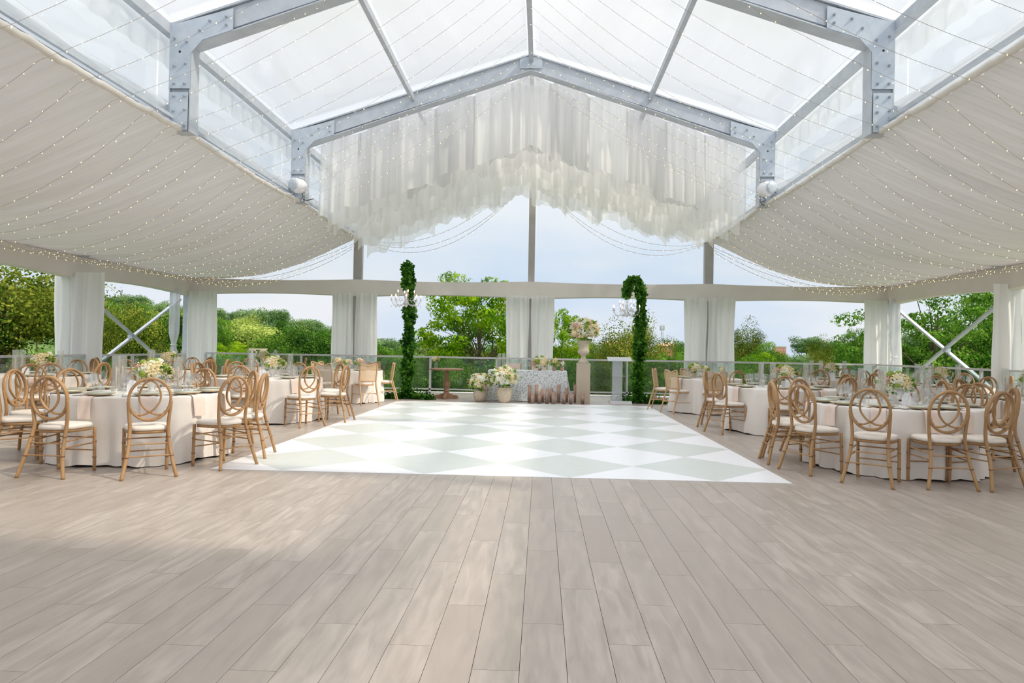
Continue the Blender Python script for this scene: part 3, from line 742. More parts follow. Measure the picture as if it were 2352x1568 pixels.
def make_cane():
    H = .922; t = thing('cane_back_chair', 'x', 'chair')
    top = arcpts([(-.20, 0, .50), (-.205, 0, .70), (-.205, 0, .86), (-.18, 0, .915), (-.10, 0, .905), (0, 0, .872), (.10, 0, .905), (.18, 0, .915), (.205, 0, .86), (.205, 0, .70), (.20, 0, .50)], 4)
    yb = lambda z: .06*(H-z)/.43
    b = MB().ribbon([(p.x, yb(p.z), p.z) for p in top], (0, 1, .13), .03, .028); b.ribbon([(-.2, yb(.53), .53), (.2, yb(.53), .53)], (0, 1, .13), .028, .024)
    b.build('back_frame', 'cane_frame', t, True)
    def cz(u): 
        x = -1+2*u; return .90-.02*math.cos(x*PI)*0-.022*(1-abs(x)**1.5)*math.cos(x*PI*.5)
    M = cane_mat()
    MB().grid(12, 10, lambda u, v: (-.19+.38*u, yb(.54+(cz(u)-.54)*v), .54+(cz(u)-.01-.54)*v)).build('cane_panel', M, t)
    MB().ribbon([(-.19, yb(.80), .80), (.19, yb(.80), .80)], (0, 1, .13), .006, .008).build('panel_rail', 'cane_frame', t)
    for s in (-1, 1):
        MB().tube(arcpts([(.215*s, -.09, 0), (.203*s, -.04, .2), (.196*s, .03, .43), (.198*s, .056, .53)], 4), [.013+.006*min(1, i/6) for i in range(13)], 8).build('leg', 'cane_frame', t, True)
        MB().tube([(.205*s, .44, 0), (.198*s, .42, .44)], [.012, .019], 8).build('leg', 'cane_frame', t, True)
    b = MB().lathe([(.20, .43), (.215, .435), (.215, .46)], 24, (0, .24, 0)); b.build('seat_frame', 'cane_frame', t, True)
    MB().lathe([(.21, .46), (.218, .475), (.20, .50), (.1, .508), (0.0001, .51)], 24, (0, .24, 0)).build('seat_cushion', 'seat', t, True)
    for a, c in (((-.2, .43, .22), (.2, .43, .22)), ((-.2, -.03, .26), (.2, -.03, .26)), ((-.203, -.03, .24), (-.2, .43, .24)), ((.203, -.03, .24), (.2, .43, .24))):
        MB().tube([a, c], .009, 6).build('stretcher', 'cane_frame', t)
    return Proto(t)
def cane_mat():
    """woven cane: cream strands with see-through gaps"""
    M = bpy.data.materials.new('woven_cane'); M.use_nodes = True; t = M.node_tree; t.nodes.clear()
    out = _n(t, 'ShaderNodeOutputMaterial'); p = _n(t, 'ShaderNodeBsdfPrincipled'); p.inputs['Base Color'].default_value = (*srgb(206, 178, 140), 1); p.inputs['Roughness'].default_value = .6
    tr = _n(t, 'ShaderNodeBsdfTransparent'); tc = _n(t, 'ShaderNodeTexCoord'); sp = _n(t, 'ShaderNodeSeparateXYZ'); t.links.new(tc.outputs['Object'], sp.inputs[0])
    hs = []
    for ax in ('X', 'Z'):
        m1 = _n(t, 'ShaderNodeMath', operation='MULTIPLY'); m1.inputs[1].default_value = 2*PI/.014; t.links.new(sp.outputs[ax], m1.inputs[0])
        m2 = _n(t, 'ShaderNodeMath', operation='SINE'); t.links.new(m1.outputs[0], m2.inputs[0]); hs.append(m2.outputs[0])
    mn = _n(t, 'ShaderNodeMath', operation='MINIMUM'); t.links.new(hs[0], mn.inputs[0]); t.links.new(hs[1], mn.inputs[1])
    g = _n(t, 'ShaderNodeMath', operation='GREATER_THAN'); g.inputs[1].default_value = .05; t.links.new(mn.outputs[0], g.inputs[0])
    ms = _n(t, 'ShaderNodeMixShader'); t.links.new(g.outputs[0], ms.inputs[0]); t.links.new(p.outputs[0], ms.inputs[1]); t.links.new(tr.outputs[0], ms.inputs[2]); t.links.new(ms.outputs[0], out.inputs[0])
    return M
oval, cane = make_chair(), make_cane()
def make_ghost():
    t = thing('clear_acrylic_chair', 'x', 'chair')
    def bk(u, v):
        a = -1+2*u; w = .23*(1-.12*v); z = .46+.46*v*(1-.12*abs(a)**6); return (a*w, .05*(1-v)-.03*(1-a*a), z)
    MB().grid(16, 8, bk).build('backrest', 'ghost', t, True)
    MB().tube([Vector(bk(0, i/6)) for i in range(7)]+[Vector(bk(i/12, 1)) for i in range(1, 12)]+[Vector(bk(1, 1-i/6)) for i in range(7)], .009, 6).build('back_rim', 'acryclear', t, True)
    MB().box((0, .24, .45), (.44, .44, .02)).build('seat', 'ghost', t)
    for s in (-1, 1):
        MB().tube([(.19*s, -.04, 0), (.2*s, .03, .45)], .014, 6).build('leg', 'acryclear', t); MB().tube([(.2*s, .44, 0), (.2*s, .43, .45)], .014, 6).build('leg', 'acryclear', t)
    return Proto(t)
ghost = make_ghost()

# ------------------------------------------------------------------ table ware prototypes
def single(name, mb, mt, cat, smooth=True): return Proto(tag(mb.build(name, mt, None, smooth), 'x', cat))
def wine(h, r, rim, stem): return MB().lathe([(.034, 0), (.033, .003), (.006, .006), (.0038, stem*.5), (.005, stem), (r*.55, stem+.008), (r*.95, stem+.03), (r, stem+.05), (rim, h)], 14)
def drop_caps(mb, n=14): mb.f = [f for f in mb.f if len(f) <= 4]; return mb
P_wine = single('wine_glass', drop_caps(wine(.225, .042, .034, .10)), 'glass', 'glass')
P_wine2 = single('white_wine_glass', drop_caps(wine(.20, .035, .029, .095)), 'glass', 'glass')
P_water = single('water_tumbler', drop_caps(MB().lathe([(.028, 0), (.034, .01), (.037, .11)], 12)), 'glass', 'glass')
t = thing('charger_plate', 'x', 'plate')
MB().lathe([(.0001, .006), (.10, .006), (.115, .010), (.160, .021), (.163, .024), (.158, .020), (.11, .002), (.0001, 0)], 28).build('charger', 'charger', t, True)
MB().lathe([(.0001, .010), (.085, .012), (.125, .024), (.127, .026)], 24).build('dinner_plate', 'plate', t, True)
P_charger = Proto(t)
t = thing('cutlery_set', 'x', 'cutlery')
MB().box((0, 0, .004), (.010, .19, .003)).box((0, .105, .004), (.022, .045, .003)).build('fork', 'silver', t)
MB().box((-.022, 0, .004), (.009, .17, .003)).box((-.022, .09, .004), (.02, .04, .003)).build('salad_fork', 'silver', t)
MB().box((.022, .01, .004), (.014, .21, .002)).build('knife', 'silver', t)
P_cut = Proto(t)
def nap():
    def f(u, v):
        if v < .45: return (-.075+.15*u, .20*(.45-v)/.45, .004+.002*math.sin(9*u))
        w = (v-.45)/.55
        return ((-.075+.15*u)*(1-.06*w)+.01*w, -.012-.02*w-.006*math.sin(u*7+w*3), .002-.232*w)
    b = MB().grid(8, 12, f); return b
P_nap = single('napkin', nap(), 'napkin', 'napkin')
t = thing('ribbed_glass_hurricane', 'x', 'candle holder')
b = MB(); n = 28
pf = []
for z in (0.004, .42): pf += [((.044+.0022*(k % 2))*math.cos(2*PI*k/n), (.044+.0022*(k % 2))*math.sin(2*PI*k/n), z) for k in range(n)]
b.add(pf, [(k, (k+1) % n, n+(k+1) % n, n+k) for k in range(n)]); b.build('glass_tube', 'ribglass', t)
MB().lathe([(.05, 0), (.05, .01), (.014, .014), (.013, .04)], 14).build('holder_base', 'ceramic', t, True)
P_hur = Proto(t)
P_taper = single('taper_candle', MB().lathe([(.0105, .0), (.0105, .24), (.006, .25), (.0015, .252), (.0015, .262)], 8), 'candle', 'candle')
P_arch = single('table_number_card', MB().grid(1, 1, lambda u, v: (0, 0, 0)), 'white', 'card')
bm_ = MB(); pts = [(-.055, 0), (.055, 0), (.055, .09)] + [(.055*math.cos(a*PI/8), .09+.055*math.sin(a*PI/8)) for a in range(1, 8)] + [(-.055, .09)]
n = len(pts); bm_.add([(x, -.0015, z) for x, z in pts]+[(x, .0015, z) for x, z in pts], [tuple(range(n)), tuple(range(2*n-1, n-1, -1))]+[(i, i+n, (i+1) % n+n, (i+1) % n) for i in range(n)])
P_arch.r.data = bm_.mesh('table_number_card', 'white')
P_arch.r.data.transform(Matrix.Scale(1.05, 4))

def rose_mesh(mt, seed):
    r = random.Random(seed); b = MB()
    for ring, (n, rad, h, op) in enumerate(((3, .35, .95, .1), (5, .62, .85, .35), (6, .9, .62, .75))):
        for k in range(n):
            a0 = 2*PI*(k+.3*ring)/n+r.uniform(-.15, .15); wd = 2*PI/n*.72
            def f(u, v, a0=a0, wd=wd, rad=rad, h=h, op=op):
                a = a0+wd*(u-.5)*(.5+.8*v*(1.3-v)); q = .12+rad*(v**.7)*(1+op*.35*v*v); z = -.45+h*1.05*v-op*.3*v**4-.12*(2*u-1)**2*v
                return (q*math.cos(a), q*math.sin(a), z+.1)
            b.grid(3, 3, f)
    b.lathe([(.0001, -.5), (.35, -.42), (.55, -.1), (.4, .2), (.0001, .35)], 8)
    return b.mesh('rose', mt, True)
def pom_mesh(mt, seed, n=46):
    r = random.Random(seed); b = MB()
    for k in range(n):
        z = 1-2*(k+.5)/n; a = k*2.39996; q = math.sqrt(1-z*z); c = Vector((q*math.cos(a), q*math.sin(a), z)); t1 = c.orthogonal().normalized(); t2 = c.cross(t1)
        s = .30; ang = r.random()*3; u1 = t1*math.cos(ang)+t2*math.sin(ang); u2 = c.cross(u1)
        b.add([c*.86+u1*s, c*1.05+u2*s, c*.86-u1*s, c*1.02-u2*s, c*1.0], [(0, 1, 4), (1, 2, 4), (2, 3, 4), (3, 0, 4)])
    b.lathe([(.0001, -.85), (.6, -.6), (.85, 0), (.6, .6), (.0001, .85)], 8)
    return b.mesh('hydrangea', mt, False)
ROSE = [rose_mesh(m_, i) for i, m_ in enumerate(('fcream', 'fwhite', 'fblush'))]
HYD = [pom_mesh(m_, i) for i, m_ in enumerate(('fgreen', 'fwhite', 'fcream'))]
def leaves_mesh(n, spread, size, seed, mt='leaf', name='leaves', flat=1.0, hollow=0.0):
    r = random.Random(seed); b = MB()
    for k in range(n):
        d = Vector((r.gauss(0, 1), r.gauss(0, 1), r.gauss(0, 1)*flat)).normalized(); q = d*spread*r.uniform(hollow, 1.0)
        t1 = (d+Vector((r.uniform(-.7, .7), r.uniform(-.7, .7), r.uniform(-.7, .7)))).normalized(); t2 = t1.orthogonal().normalized(); t2 = (t2*math.cos(k)+t1.cross(t2)*math.sin(k))
        s = size*r.uniform(.6, 1.2)
        b.add([q, q+t1*s*.5+t2*s*.3, q+t1*s, q+t1*s*.5-t2*s*.3], [(0, 1, 2), (0, 2, 3)])
    return b.mesh(name, mt)
LV1 = leaves_mesh(90, 1.05, .38, 3, name='greenery', hollow=.7)
SPRIG = leaves_mesh(60, 1.0, .12, 8, 'fwhite', 'filler_blossom', hollow=.9)
def bouquet(parent, c, r, seed, n=26, sq=.85, dome=True, size=.30, green=.14):
    q = random.Random(seed); c = Vector(c)
    for k in range(n):
        z = (1-1.45*(k+.5)/n) if dome else (1-2*(k+.5)/n); a = k*2.39996+q.uniform(-.2, .2); rr = math.sqrt(max(0, 1-z*z)); d = Vector((rr*math.cos(a), rr*math.sin(a), z))
        x = q.random()
        if x < green: me = HYD[0]; s = r*size*.85; nm = 'green_bloom'
        elif x < green+.12: me = HYD[q.choice((1, 2))]; s = r*size*1.1; nm = 'hydrangea'
        else: me = ROSE[q.choice((0, 0, 1, 2, 2) if x < .6 else (1, 0))]; s = r*size*q.uniform(.8, 1.1); nm = 'rose'
        o = obj(nm, me, parent); o.matrix_local = Matrix.Translation(c+Vector((d.x*r*.86, d.y*r*.86, d.z*r*.86*sq))) @ d.to_track_quat('Z', 'Y').to_matrix().to_4x4() @ Matrix.Rotation(q.random()*6, 4, 'Z') @ Matrix.Scale(s, 4)
    o = obj('greenery', LV1, parent, c); o.scale = (r*.95, r*.95, r*.85*sq); tag(o, kind='stuff'); o.rotation_euler = (0, 0, q.random()*6)
    o = obj('filler_blossom', SPRIG, parent, c+Vector((0, 0, r*.08))); o.scale = (r*1.08, r*1.08, r*sq); tag(o, kind='stuff')
def make_centre():
    t = thing('flower_centrepiece', 'x', 'flower arrangement')
    MB().lathe([(.05, 0), (.055, .01), (.03, .03), (.05, .07), (.085, .14), (.09, .16), (.084, .158)], 18).build('vase', 'ceramic', t, True)
    bouquet(t, (0, 0, .24), .19, 4, 34, .72, size=.26)
    bouquet(t, (.15, .02, .22), .11, 9, 10, .8)
    for k, (dx, dz) in enumerate(((-.2, .36), (.06, .42), (.24, .33))):
        o = obj('spray', SPRIG, t, (dx, 0, dz)); o.scale = (.05, .05, .09); tag(o, kind='stuff')
    return Proto(t)
P_centre = make_centre()

# ------------------------------------------------------------------ tables
def cloth_round(r, h, seed, puddle=.05):
    q = random.Random(seed); A = [(q.randint(4, 9), q.random()*6, q.uniform(.3, 1)), (q.randint(10, 16), q.random()*6, q.uniform(.3, .8)), (q.randint(17, 26), q.random()*6, q.uniform(.15, .4))]
    n = 144
    def wav(a): return sum(k*math.sin(m_*a+p) for m_, p, k in A)/1.6
    b = MB(); vs = []; rows = 9
    prof = [(r-.02, h, 0), (r-.004, h-.003, 0), (r+.004, h-.02, .02)]
    for i in range(rows): v = (i+1)/rows; prof.append((r-.005+.035*v, h-.02-(h-.03)*v, v))
    vs = [(0, 0, h)]
    for pr, z, w in prof:
        for k in range(n):
            a = 2*PI*k/n; rr = pr+w**.5*(.085*wav(a+.15*w+.05*math.sin(3*w+2*a))+.014*math.sin(31*a)) - .03*w**.6
            zz = z if w < .99 else max(.008, .012+.03*wav(a*1.0+2)) 
            vs.append((rr*math.cos(a), rr*math.sin(a), zz))
    fs = [(0, 1+k, 1+(k+1) % n) for k in range(n)]
    for i in range(len(prof)-1): fs += [(1+i*n+k, 1+(i+1)*n+k, 1+(i+1)*n+(k+1) % n, 1+i*n+(k+1) % n) for k in range(n)]
    return b.add(vs, fs)
CLOTH = [cloth_round(.93, .742, s_).mesh('tablecloth', 'cloth', True) for s_ in (1, 2, 3)]
CLOTHS = [cloth_round(.76, .742, s_).mesh('tablecloth', 'cloth', True) for s_ in (7, 8)]
POS = [(0, 'right'), (30, 'right back'), (60, 'back right'), (90, 'far'), (120, 'back left'), (150, 'left back'), (180, 'left'), (210, 'left front'), (240, 'front left'), (270, 'near'), (300, 'front right'), (330, 'right front')]
TN = 0
def table(c, r, name, chairs, kind='oval', seed=0, cpx=None, glasses=3, hur=((-.32, .08), (-.22, -.20), (.40, .0)), nset=10, extra=None, cent=True, zc=.742):
    """c centre, chairs = ring-top positions seen in the photograph"""
    global TN; TN += 1
    q = random.Random(100+seed); C = Vector((c[0], c[1], 0))
    o = obj('tablecloth', (CLOTH if r > .85 else CLOTHS)[seed % (3 if r > .85 else 2)], None, C); o.rotation_euler = (0, 0, q.random()*6)
    tag(o, 'floor length oatmeal linen cloth over the '+name, 'tablecloth')
    used = set(); angs = []; seat = []
    cl = sorted(chairs, key=lambda p: math.atan2(p[1]-c[1], p[0]-c[0]))
    for p in cl:
        d = Vector((p[0]-c[0], p[1]-c[1], 0)); a = math.degrees(math.atan2(d.y, d.x)) % 360; angs.append(a)
        best = min((x for x in POS if x[1] not in used), key=lambda x: min(abs(a-x[0]), 360-abs(a-x[0]))); used.add(best[1]); seat.append(best[1])
        rz = math.atan2(-d.y, -d.x)-PI/2 + (p[2] if len(p) > 2 else q.uniform(-.08, .08))
        P = {'oval': (oval, 'oval-back bamboo-leg chair'), 'cane': (cane, 'cane-back oak chair')}[kind]
        P[0].put((p[0], p[1], 0), rz, '%s at the %s seat of the %s' % (P[1], best[1], name), 'chairs at the '+name)
    R0 = r-.19
    sets = [math.radians(a) for a in angs] if angs else [2*PI*k/nset for k in range(nset)]
    for si, a in enumerate(sets):
        at = 'at the %s seat of the %s' % (seat[si], name)
        d = Vector((math.cos(a), math.sin(a), 0)); s_ = Vector((-d.y, d.x, 0)); rz = a+PI/2
        P_charger.put(C+d*R0+Vector((0, 0, zc+.0085)), rz, 'pale plate on gold-rimmed charger '+at, 'place settings on the '+name)
        P_nap.put(C+d*(r+.012)-s_*.0+Vector((0, 0, zc+.003)), rz+0, 'blush napkin over the edge '+at, 'napkins on the '+name)
        P_cut.put(C+d*(R0)+s_*.205*(-1)+Vector((0, 0, zc)), rz+PI, 'silver cutlery '+at, 'cutlery on the '+name)
        g = 'stemware on the '+name
        if glasses >= 1: P_wine.put(C+d*(R0-.22)+s_*.13+Vector((0, 0, zc)), rz, 'large clear wine glass '+at, g)
        if glasses >= 2: P_wine2.put(C+d*(R0-.19)+s_*.215+Vector((0, 0, zc)), rz, 'smaller clear wine glass '+at, g)
        if glasses >= 3: P_water.put(C+d*(R0-.27)+s_*.05+Vector((0, 0, zc)), rz, 'clear water tumbler '+at, g)
    if cent:
        P_centre.put(C+Vector((.06, .05, zc)), q.uniform(-.3, .3), 'white and blush rose centrepiece on the '+name)
    for k, (dx, dy) in enumerate(hur):
        w3 = ('left', 'front', 'right')[k]
        P_hur.put(C+Vector((dx, dy, zc)), 0, 'ribbed glass candle tube %s of the flowers on the %s' % (w3, name), 'candle tubes on the '+name)
        P_taper.put(C+Vector((dx, dy, zc+.0405)), 0, 'blush taper in the ribbed tube %s of the flowers on the %s' % (w3, name), 'tapers on the '+name)
    P_arch.put(C+Vector((.02, -.28, zc)), .12, 'white arched table number card on the '+name)
A4 = (-7.17, 9.2)
table((-4.35, 7.88), .93, 'front left round table', [(-4.46, 6.44), (-3.5, 6.55), (-2.95, 7.22), (-2.95, 8.0), (-3.39, 8.72), (-4.26, 9.15), (-5.10, 9.0), (-5.57, 8.31), (-5.86, 7.76), (-5.46, 7.0)], seed=0)
table((-4.50, 11.90), .93, 'second left round table', [(-4.48, 10.71), (-3.40, 10.93), (-3.06, 11.80), (-3.47, 12.85), (-4.39, 13.15), (-5.60, 13.05), (-5.86, 12.05), (-5.60, 11.35)], seed=1)
table((-8.15, 11.15), .93, 'left side-curtain table', [(-7.26, 10.25), (-6.89, 10.99), (-8.35, 12.45), (-9.15, 12.1), (-7.17, 9.75), (-7.45, 12.3)], seed=2)
table((-7.95, 14.70), .93, 'back left cross-brace table', [(-7.02, 13.45), (-8.75, 13.5), (-9.2, 14.25), (-8.95, 15.8), (-8.05, 16.1), (-6.72, 14.25), (-6.6, 14.85), (-7.9, 13.2)], seed=0, glasses=2)
table((-7.00, 17.55), .93, 'rearmost left table', [(-8.2, 17.3), (-7.6, 18.85), (-6.95, 19.0), (-5.95, 18.0), (-6.7, 16.2), (-7.75, 16.35)], seed=1, glasses=2)
table((4.50, 8.30), .93, 'front right round table', [(3.22, 7.75), (3.67, 7.10), (4.40, 6.98), (4.95, 7.04), (5.68, 7.95), (5.72, 8.85), (5.25, 9.5), (3.83, 9.45), (3.31, 8.93), (3.13, 8.45)], seed=2)
table((4.42, 11.80), .93, 'second right round table', [(3.21, 11.28), (3.24, 12.32), (4.03, 13.05), (4.03, 10.52), (4.95, 10.45), (5.62, 12.05)], seed=0)
table((6.98, 16.20), .93, 'rearmost right table', [(6.40, 15.15), (6.96, 17.4), (7.86, 17.25), (8.2, 16.3), (7.9, 15.5), (7.25, 14.95)], seed=1, glasses=2)
table((7.90, 13.42), .93, 'back right corner table', [(6.53, 12.95), (7.23, 12.25), (8.03, 12.1), (8.95, 12.9), (8.95, 14.3), (7.88, 14.75), (6.75, 14.1)], seed=2, glasses=2)
table((7.20, 9.85), .93, 'right picture-edge table', [(6.04, 9.18), (6.72, 10.75), (7.95, 11.0), (6.0, 9.9), (7.1, 8.65)], seed=0)
table((-4.20, 16.05), .76, 'left cane-chair table', [(-4.45, 14.80), (-3.52, 15.15), (-3.22, 16.35), (-3.95, 17.2), (-5.15, 16.5)], 'cane', 0, hur=(), nset=4, cent=False)
table((3.95, 15.15), .76, 'right cane-chair table', [(2.88, 15.55), (3.08, 14.62), (3.93, 14.15), (3.80, 16.25)], 'cane', 1, hur=(), cent=False)
for i, (x, y, rz, lab) in enumerate(((-3.95, 13.25, .4, 'clear acrylic chair behind the second left round table'), (4.45, 13.05, PI-.1, 'left clear acrylic chair behind the second right round table'), (4.95, 13.0, PI+.2, 'right clear acrylic chair behind the second right round table'))):
    ghost.put((x, y, 0), PI if i == 0 else rz, lab)
# bud vases on the cane tables
def bud(c, n, seed, label, vm='stone', r=.10, h=.13):
    t = thing('posy_vase', label, 'flower arrangement', c)
    MB().lathe([(.03, 0), (.045, .02), (.05, h*.5), (.03, h*.85), (.034, h)], 14).build('vase', vm, t, True)
    bouquet(t, (0, 0, h+r*.55), r, seed, n, .8, size=.42)
bud((-4.45, 15.85, .742), 9, 1, 'white blossom posy on the left cane-chair table, left one', r=.12)
bud((-4.18, 15.80, .742), 9, 2, 'cream posy on the left cane-chair table, middle one')
bud((-3.95, 15.9, .742), 9, 3, 'cream posy in a stone pot on the left cane-chair table, right one', r=.11)
bud((3.70, 15.15, .742), 12, 4, 'airy white posy on the right cane-chair table, left one', r=.14)
bud((3.95, 15.3, .742), 9, 5, 'pale green posy on the right cane-chair table, middle one')
bud((4.22, 15.0, .742), 4, 6, 'single cream bloom in a slim vase on the right cane-chair table', 'glass', .08, .16)

# ------------------------------------------------------------------ stage area
# pedestal side table
p = atZ(1025, 915, 0); t = thing('pedestal_table', 'round weathered wood pedestal table by the glass railing', 'table', (p.x, p.y, 0))
MB().lathe([(.40, .735), (.44, .74), (.445, .765), (.44, .775), (.0001, .775)], 36).build('tabletop', 'oldwood', t, True)
MB().lathe([(.055, .16), (.075, .19), (.07, .23), (.055, .26), (.095, .32), (.10, .37), (.085, .45), (.05, .56), (.045, .6), (.065, .63), (.05, .66), (.05, .74)], 20).build('turned_column', 'oldwood', t, True)
MB().box((0, 0, .085), (.13, .13, .17)).build('base_block', 'oldwood', t)
for k in range(4):
    b = MB(); pts = [(.05, .0), (.30, .0), (.31, .03), (.30, .075), (.26, .10), (.18, .10), (.12, .13), (.05, .13)]; n = len(pts)
    vs = [(x, y, z) for y in (-.035, .035) for x, z in pts]; M3 = Matrix.Rotation(PI/2*k, 3, 'Z'); vs = [M3 @ Vector(v) for v in vs]
    b.add(vs, [tuple(range(n)), tuple(range(2*n-1, n-1, -1))]+[(i, i+n, (i+1) % n+n, (i+1) % n) for i in range(n)]); b.build('foot', 'oldwood', t)
bud((p.x-.28, p.y, .776), 10, 11, 'small cream posy in a clear vase on the pedestal table', 'glass', .09, .18)
# flower pots
def pot(px_, py_, r, h, fr, fz, seed, label, n):
    p = atZ(px_, py_, 0); t = thing('flower_pot', label, 'flower arrangement', (p.x, p.y, 0))
    MB().lathe([(r*.6, 0), (r*.8, h*.2), (r, h*.6), (r*.93, h*.88), (r*.9, h*.9), (r*.97, h*.96), (r*.95, h), (r*.8, h*.97), (.0001, h*.9)], 28).build('clay_pot', 'pot', t, True)
    bouquet(t, (0, 0, fz), fr, seed, n, .82, size=.19, green=.1)
pot(1102, 922, .165, .28, .30, .46, 21, 'smaller pale clay pot of cream and blush roses before the patterned table', 66)
pot(1158, 925, .19, .38, .34, .62, 22, 'larger pale clay pot of cream and blush roses before the patterned table', 84)
# head table
def pat_mat():
    M = mat('blue_sprig_cloth', srgb(226, 228, 226), .85, srgb(218, 221, 220), 40); t = M.node_tree
    p = [n for n in t.nodes if n.type == 'BSDF_PRINCIPLED'][0]; old = p.inputs['Base Color'].links[0].from_socket
    tc = _n(t, 'ShaderNodeTexCoord'); vo = _n(t, 'ShaderNodeTexVoronoi'); vo.inputs['Scale'].default_value = 24; t.links.new(tc.outputs['Object'], vo.inputs['Vector'])
    nz = _n(t, 'ShaderNodeTexNoise'); nz.inputs['Scale'].default_value = 42; t.links.new(tc.outputs['Object'], nz.inputs['Vector'])
    a = _n(t, 'ShaderNodeMath', operation='MULTIPLY_ADD'); a.inputs[1].default_value = .6; t.links.new(nz.outputs['Fac'], a.inputs[0]); t.links.new(vo.outputs['Distance'], a.inputs[2])
    r = _n(t, 'ShaderNodeMapRange'); r.inputs['From Min'].default_value = .60; r.inputs['From Max'].default_value = .74; r.inputs['To Min'].default_value = .6; r.inputs['To Max'].default_value = 0; t.links.new(a.outputs[0], r.inputs['Value'])
    mx = _n(t, 'ShaderNodeMix', data_type='RGBA'); t.links.new(r.outputs[0], mx.inputs['Factor']); t.links.new(old, mx.inputs[6]); mx.inputs[7].default_value = (*srgb(104, 122, 140), 1)
    t.links.new(mx.outputs[2], p.inputs['Base Color']); return M
PM = pat_mat()
hx0, hx1, hy0, hy1 = -1.0, .98, 17.1, 17.9
def hcl(u, v):
    # perimeter drape
    Pm = [(hx0, hy0), (hx1, hy0), (hx1, hy1), (hx0, hy1), (hx0, hy0)]; Ls = [math.dist(Pm[i], Pm[i+1]) for i in range(4)]; s = u*sum(Ls); i = 0
    while i < 3 and s > Ls[i]: s -= Ls[i]; i += 1
    f = min(1, s/Ls[i]); x = Pm[i][0]+(Pm[i+1][0]-Pm[i][0])*f; y = Pm[i][1]+(Pm[i+1][1]-Pm[i][1])*f
    cx, cy = (hx0+hx1)/2, (hy0+hy1)/2; k = v*(.05+.035*math.sin(u*90)*v+.02*math.sin(u*37))
    nx, ny = ((0, -1), (1, 0), (0, 1), (-1, 0))[i]
    return (x+nx*k+(x-cx)*.05*v, y+ny*k+(y-cy)*.05*v, .755*(1-v)+.012)
b = MB().grid(220, 8, hcl); b.add([(hx0, hy0, .767), (hx1, hy0, .767), (hx1, hy1, .767), (hx0, hy1, .767)], [(0, 1, 2, 3)])
tag(b.build('patterned_tablecloth', PM, None), 'white cloth with blue grey sprigs over the long head table', 'tablecloth')
for i, (x, lab) in enumerate(((-.42, 'left pale wood panel-back chair behind the head table'), (.28, 'right pale wood panel-back chair behind the head table'))):
    t = thing('panel_back_chair', lab, 'chair', (x, 18.3, 0), PI)
    for s_ in (-1, 1): MB().box((.21*s_, 0, .47), (.03, .035, .94)).build('leg', 'cane_frame', t); MB().box((.2*s_, .42, .22), (.03, .03, .44)).build('leg', 'cane_frame', t)
    MB().box((0, .005, .80), (.40, .02, .24)).build('backrest', 'napkin', t); MB().box((0, .22, .46), (.44, .44, .05)).build('seat', 'seat', t)
bud((.30, 17.45, .768), 16, 31, 'round blush and cream bouquet in a low bowl on the head table', 'stone', .19, .09)
bud((.66, 17.4, .768), 9, 32, 'white spray in a taupe pot on the head table', 'taupe', .12, .13)
bud((.86, 17.45, .768), 6, 33, 'pale posy at the right end of the head table', 'taupe', .09, .12)
for i, x in enumerate((-.74, -.63, -.52)):
    P_hur.put((x, 17.5, .768), 0, 'tall ribbed candle tube at the left end of the head table', 'candle tubes on the head table', (1, 1, 1.0))
for x in (-.05, .02, .09): P_wine.put((x*1.5, 17.5+.1*x, .768), 0, 'clear wine glass on the head table', 'glasses on the head table')
# cylinder candles on the floor
cyl = MB().lathe([(.043, 0), (.043, 1.0), (.038, 1.002), (.0001, .99)], 18).mesh('candle_body', 'taupe', True)
cg = MB(); cg.lathe([(.048, 0), (.048, 1.06)], 18); cg.f = [f for f in cg.f if len(f) <= 4]; cgm = cg.mesh('glass_sleeve', 'sleeve', True)
for i, (x, ty, by) in enumerate(((1216, 884, 925), (1223, 903, 927), (1232, 884, 924), (1239, 903, 927), (1245, 893, 924), (1256, 893, 927), (1266, 892, 924), (1271, 901, 928), (1283, 883, 925), (1295, 903, 928), (1301, 891, 924), (1311, 902, 928), (1321, 884, 924.5), (1338, 903, 928))):
    p = atZ(x, by, 0); h = (by-ty)*p.y/1568
    size = 'tall' if h > .40 else 'medium' if h > .31 else 'short'
    t = thing('pillar_candle', '%s rose-taupe pillar candle, %s from the left in the floor row' % (size, ORD[i]), 'candle', (p.x, p.y, 0), group='pillar candles along the head table')
    obj('candle_body', cyl, t).scale = (1, 1, h); obj('glass_sleeve', cgm, t).scale = (1, 1, h)
# plinth with urn
p = atZ(1339, 926.5, 0); pz = .985
t = thing('display_plinth', 'tall square beige plinth carrying the stone urn', 'plinth', (p.x, p.y+.1, 0)); MB().box((0, 0, pz/2), (.33, .30, pz-.002)).build('shaft', 'plinth', t); MB().box((0, 0, pz-.01), (.335, .305, .02)).build('cap', 'stone', t)
t = thing('stone_urn', 'classical stone urn full of white roses on the beige plinth', 'flower arrangement', (p.x, p.y+.1, pz+.001))
MB().lathe([(.14, 0), (.14, .03), (.10, .06), (.06, .13), (.055, .17), (.07, .19), (.13, .24), (.15, .28), (.135, .32), (.12, .34), (.125, .42), (.15, .54), (.175, .56), (.16, .57), (.1, .55)], 32).build('urn', 'stone', t, True)
bouquet(t, (0, 0, .80), .40, 41, 90, .78, size=.17, green=.16)
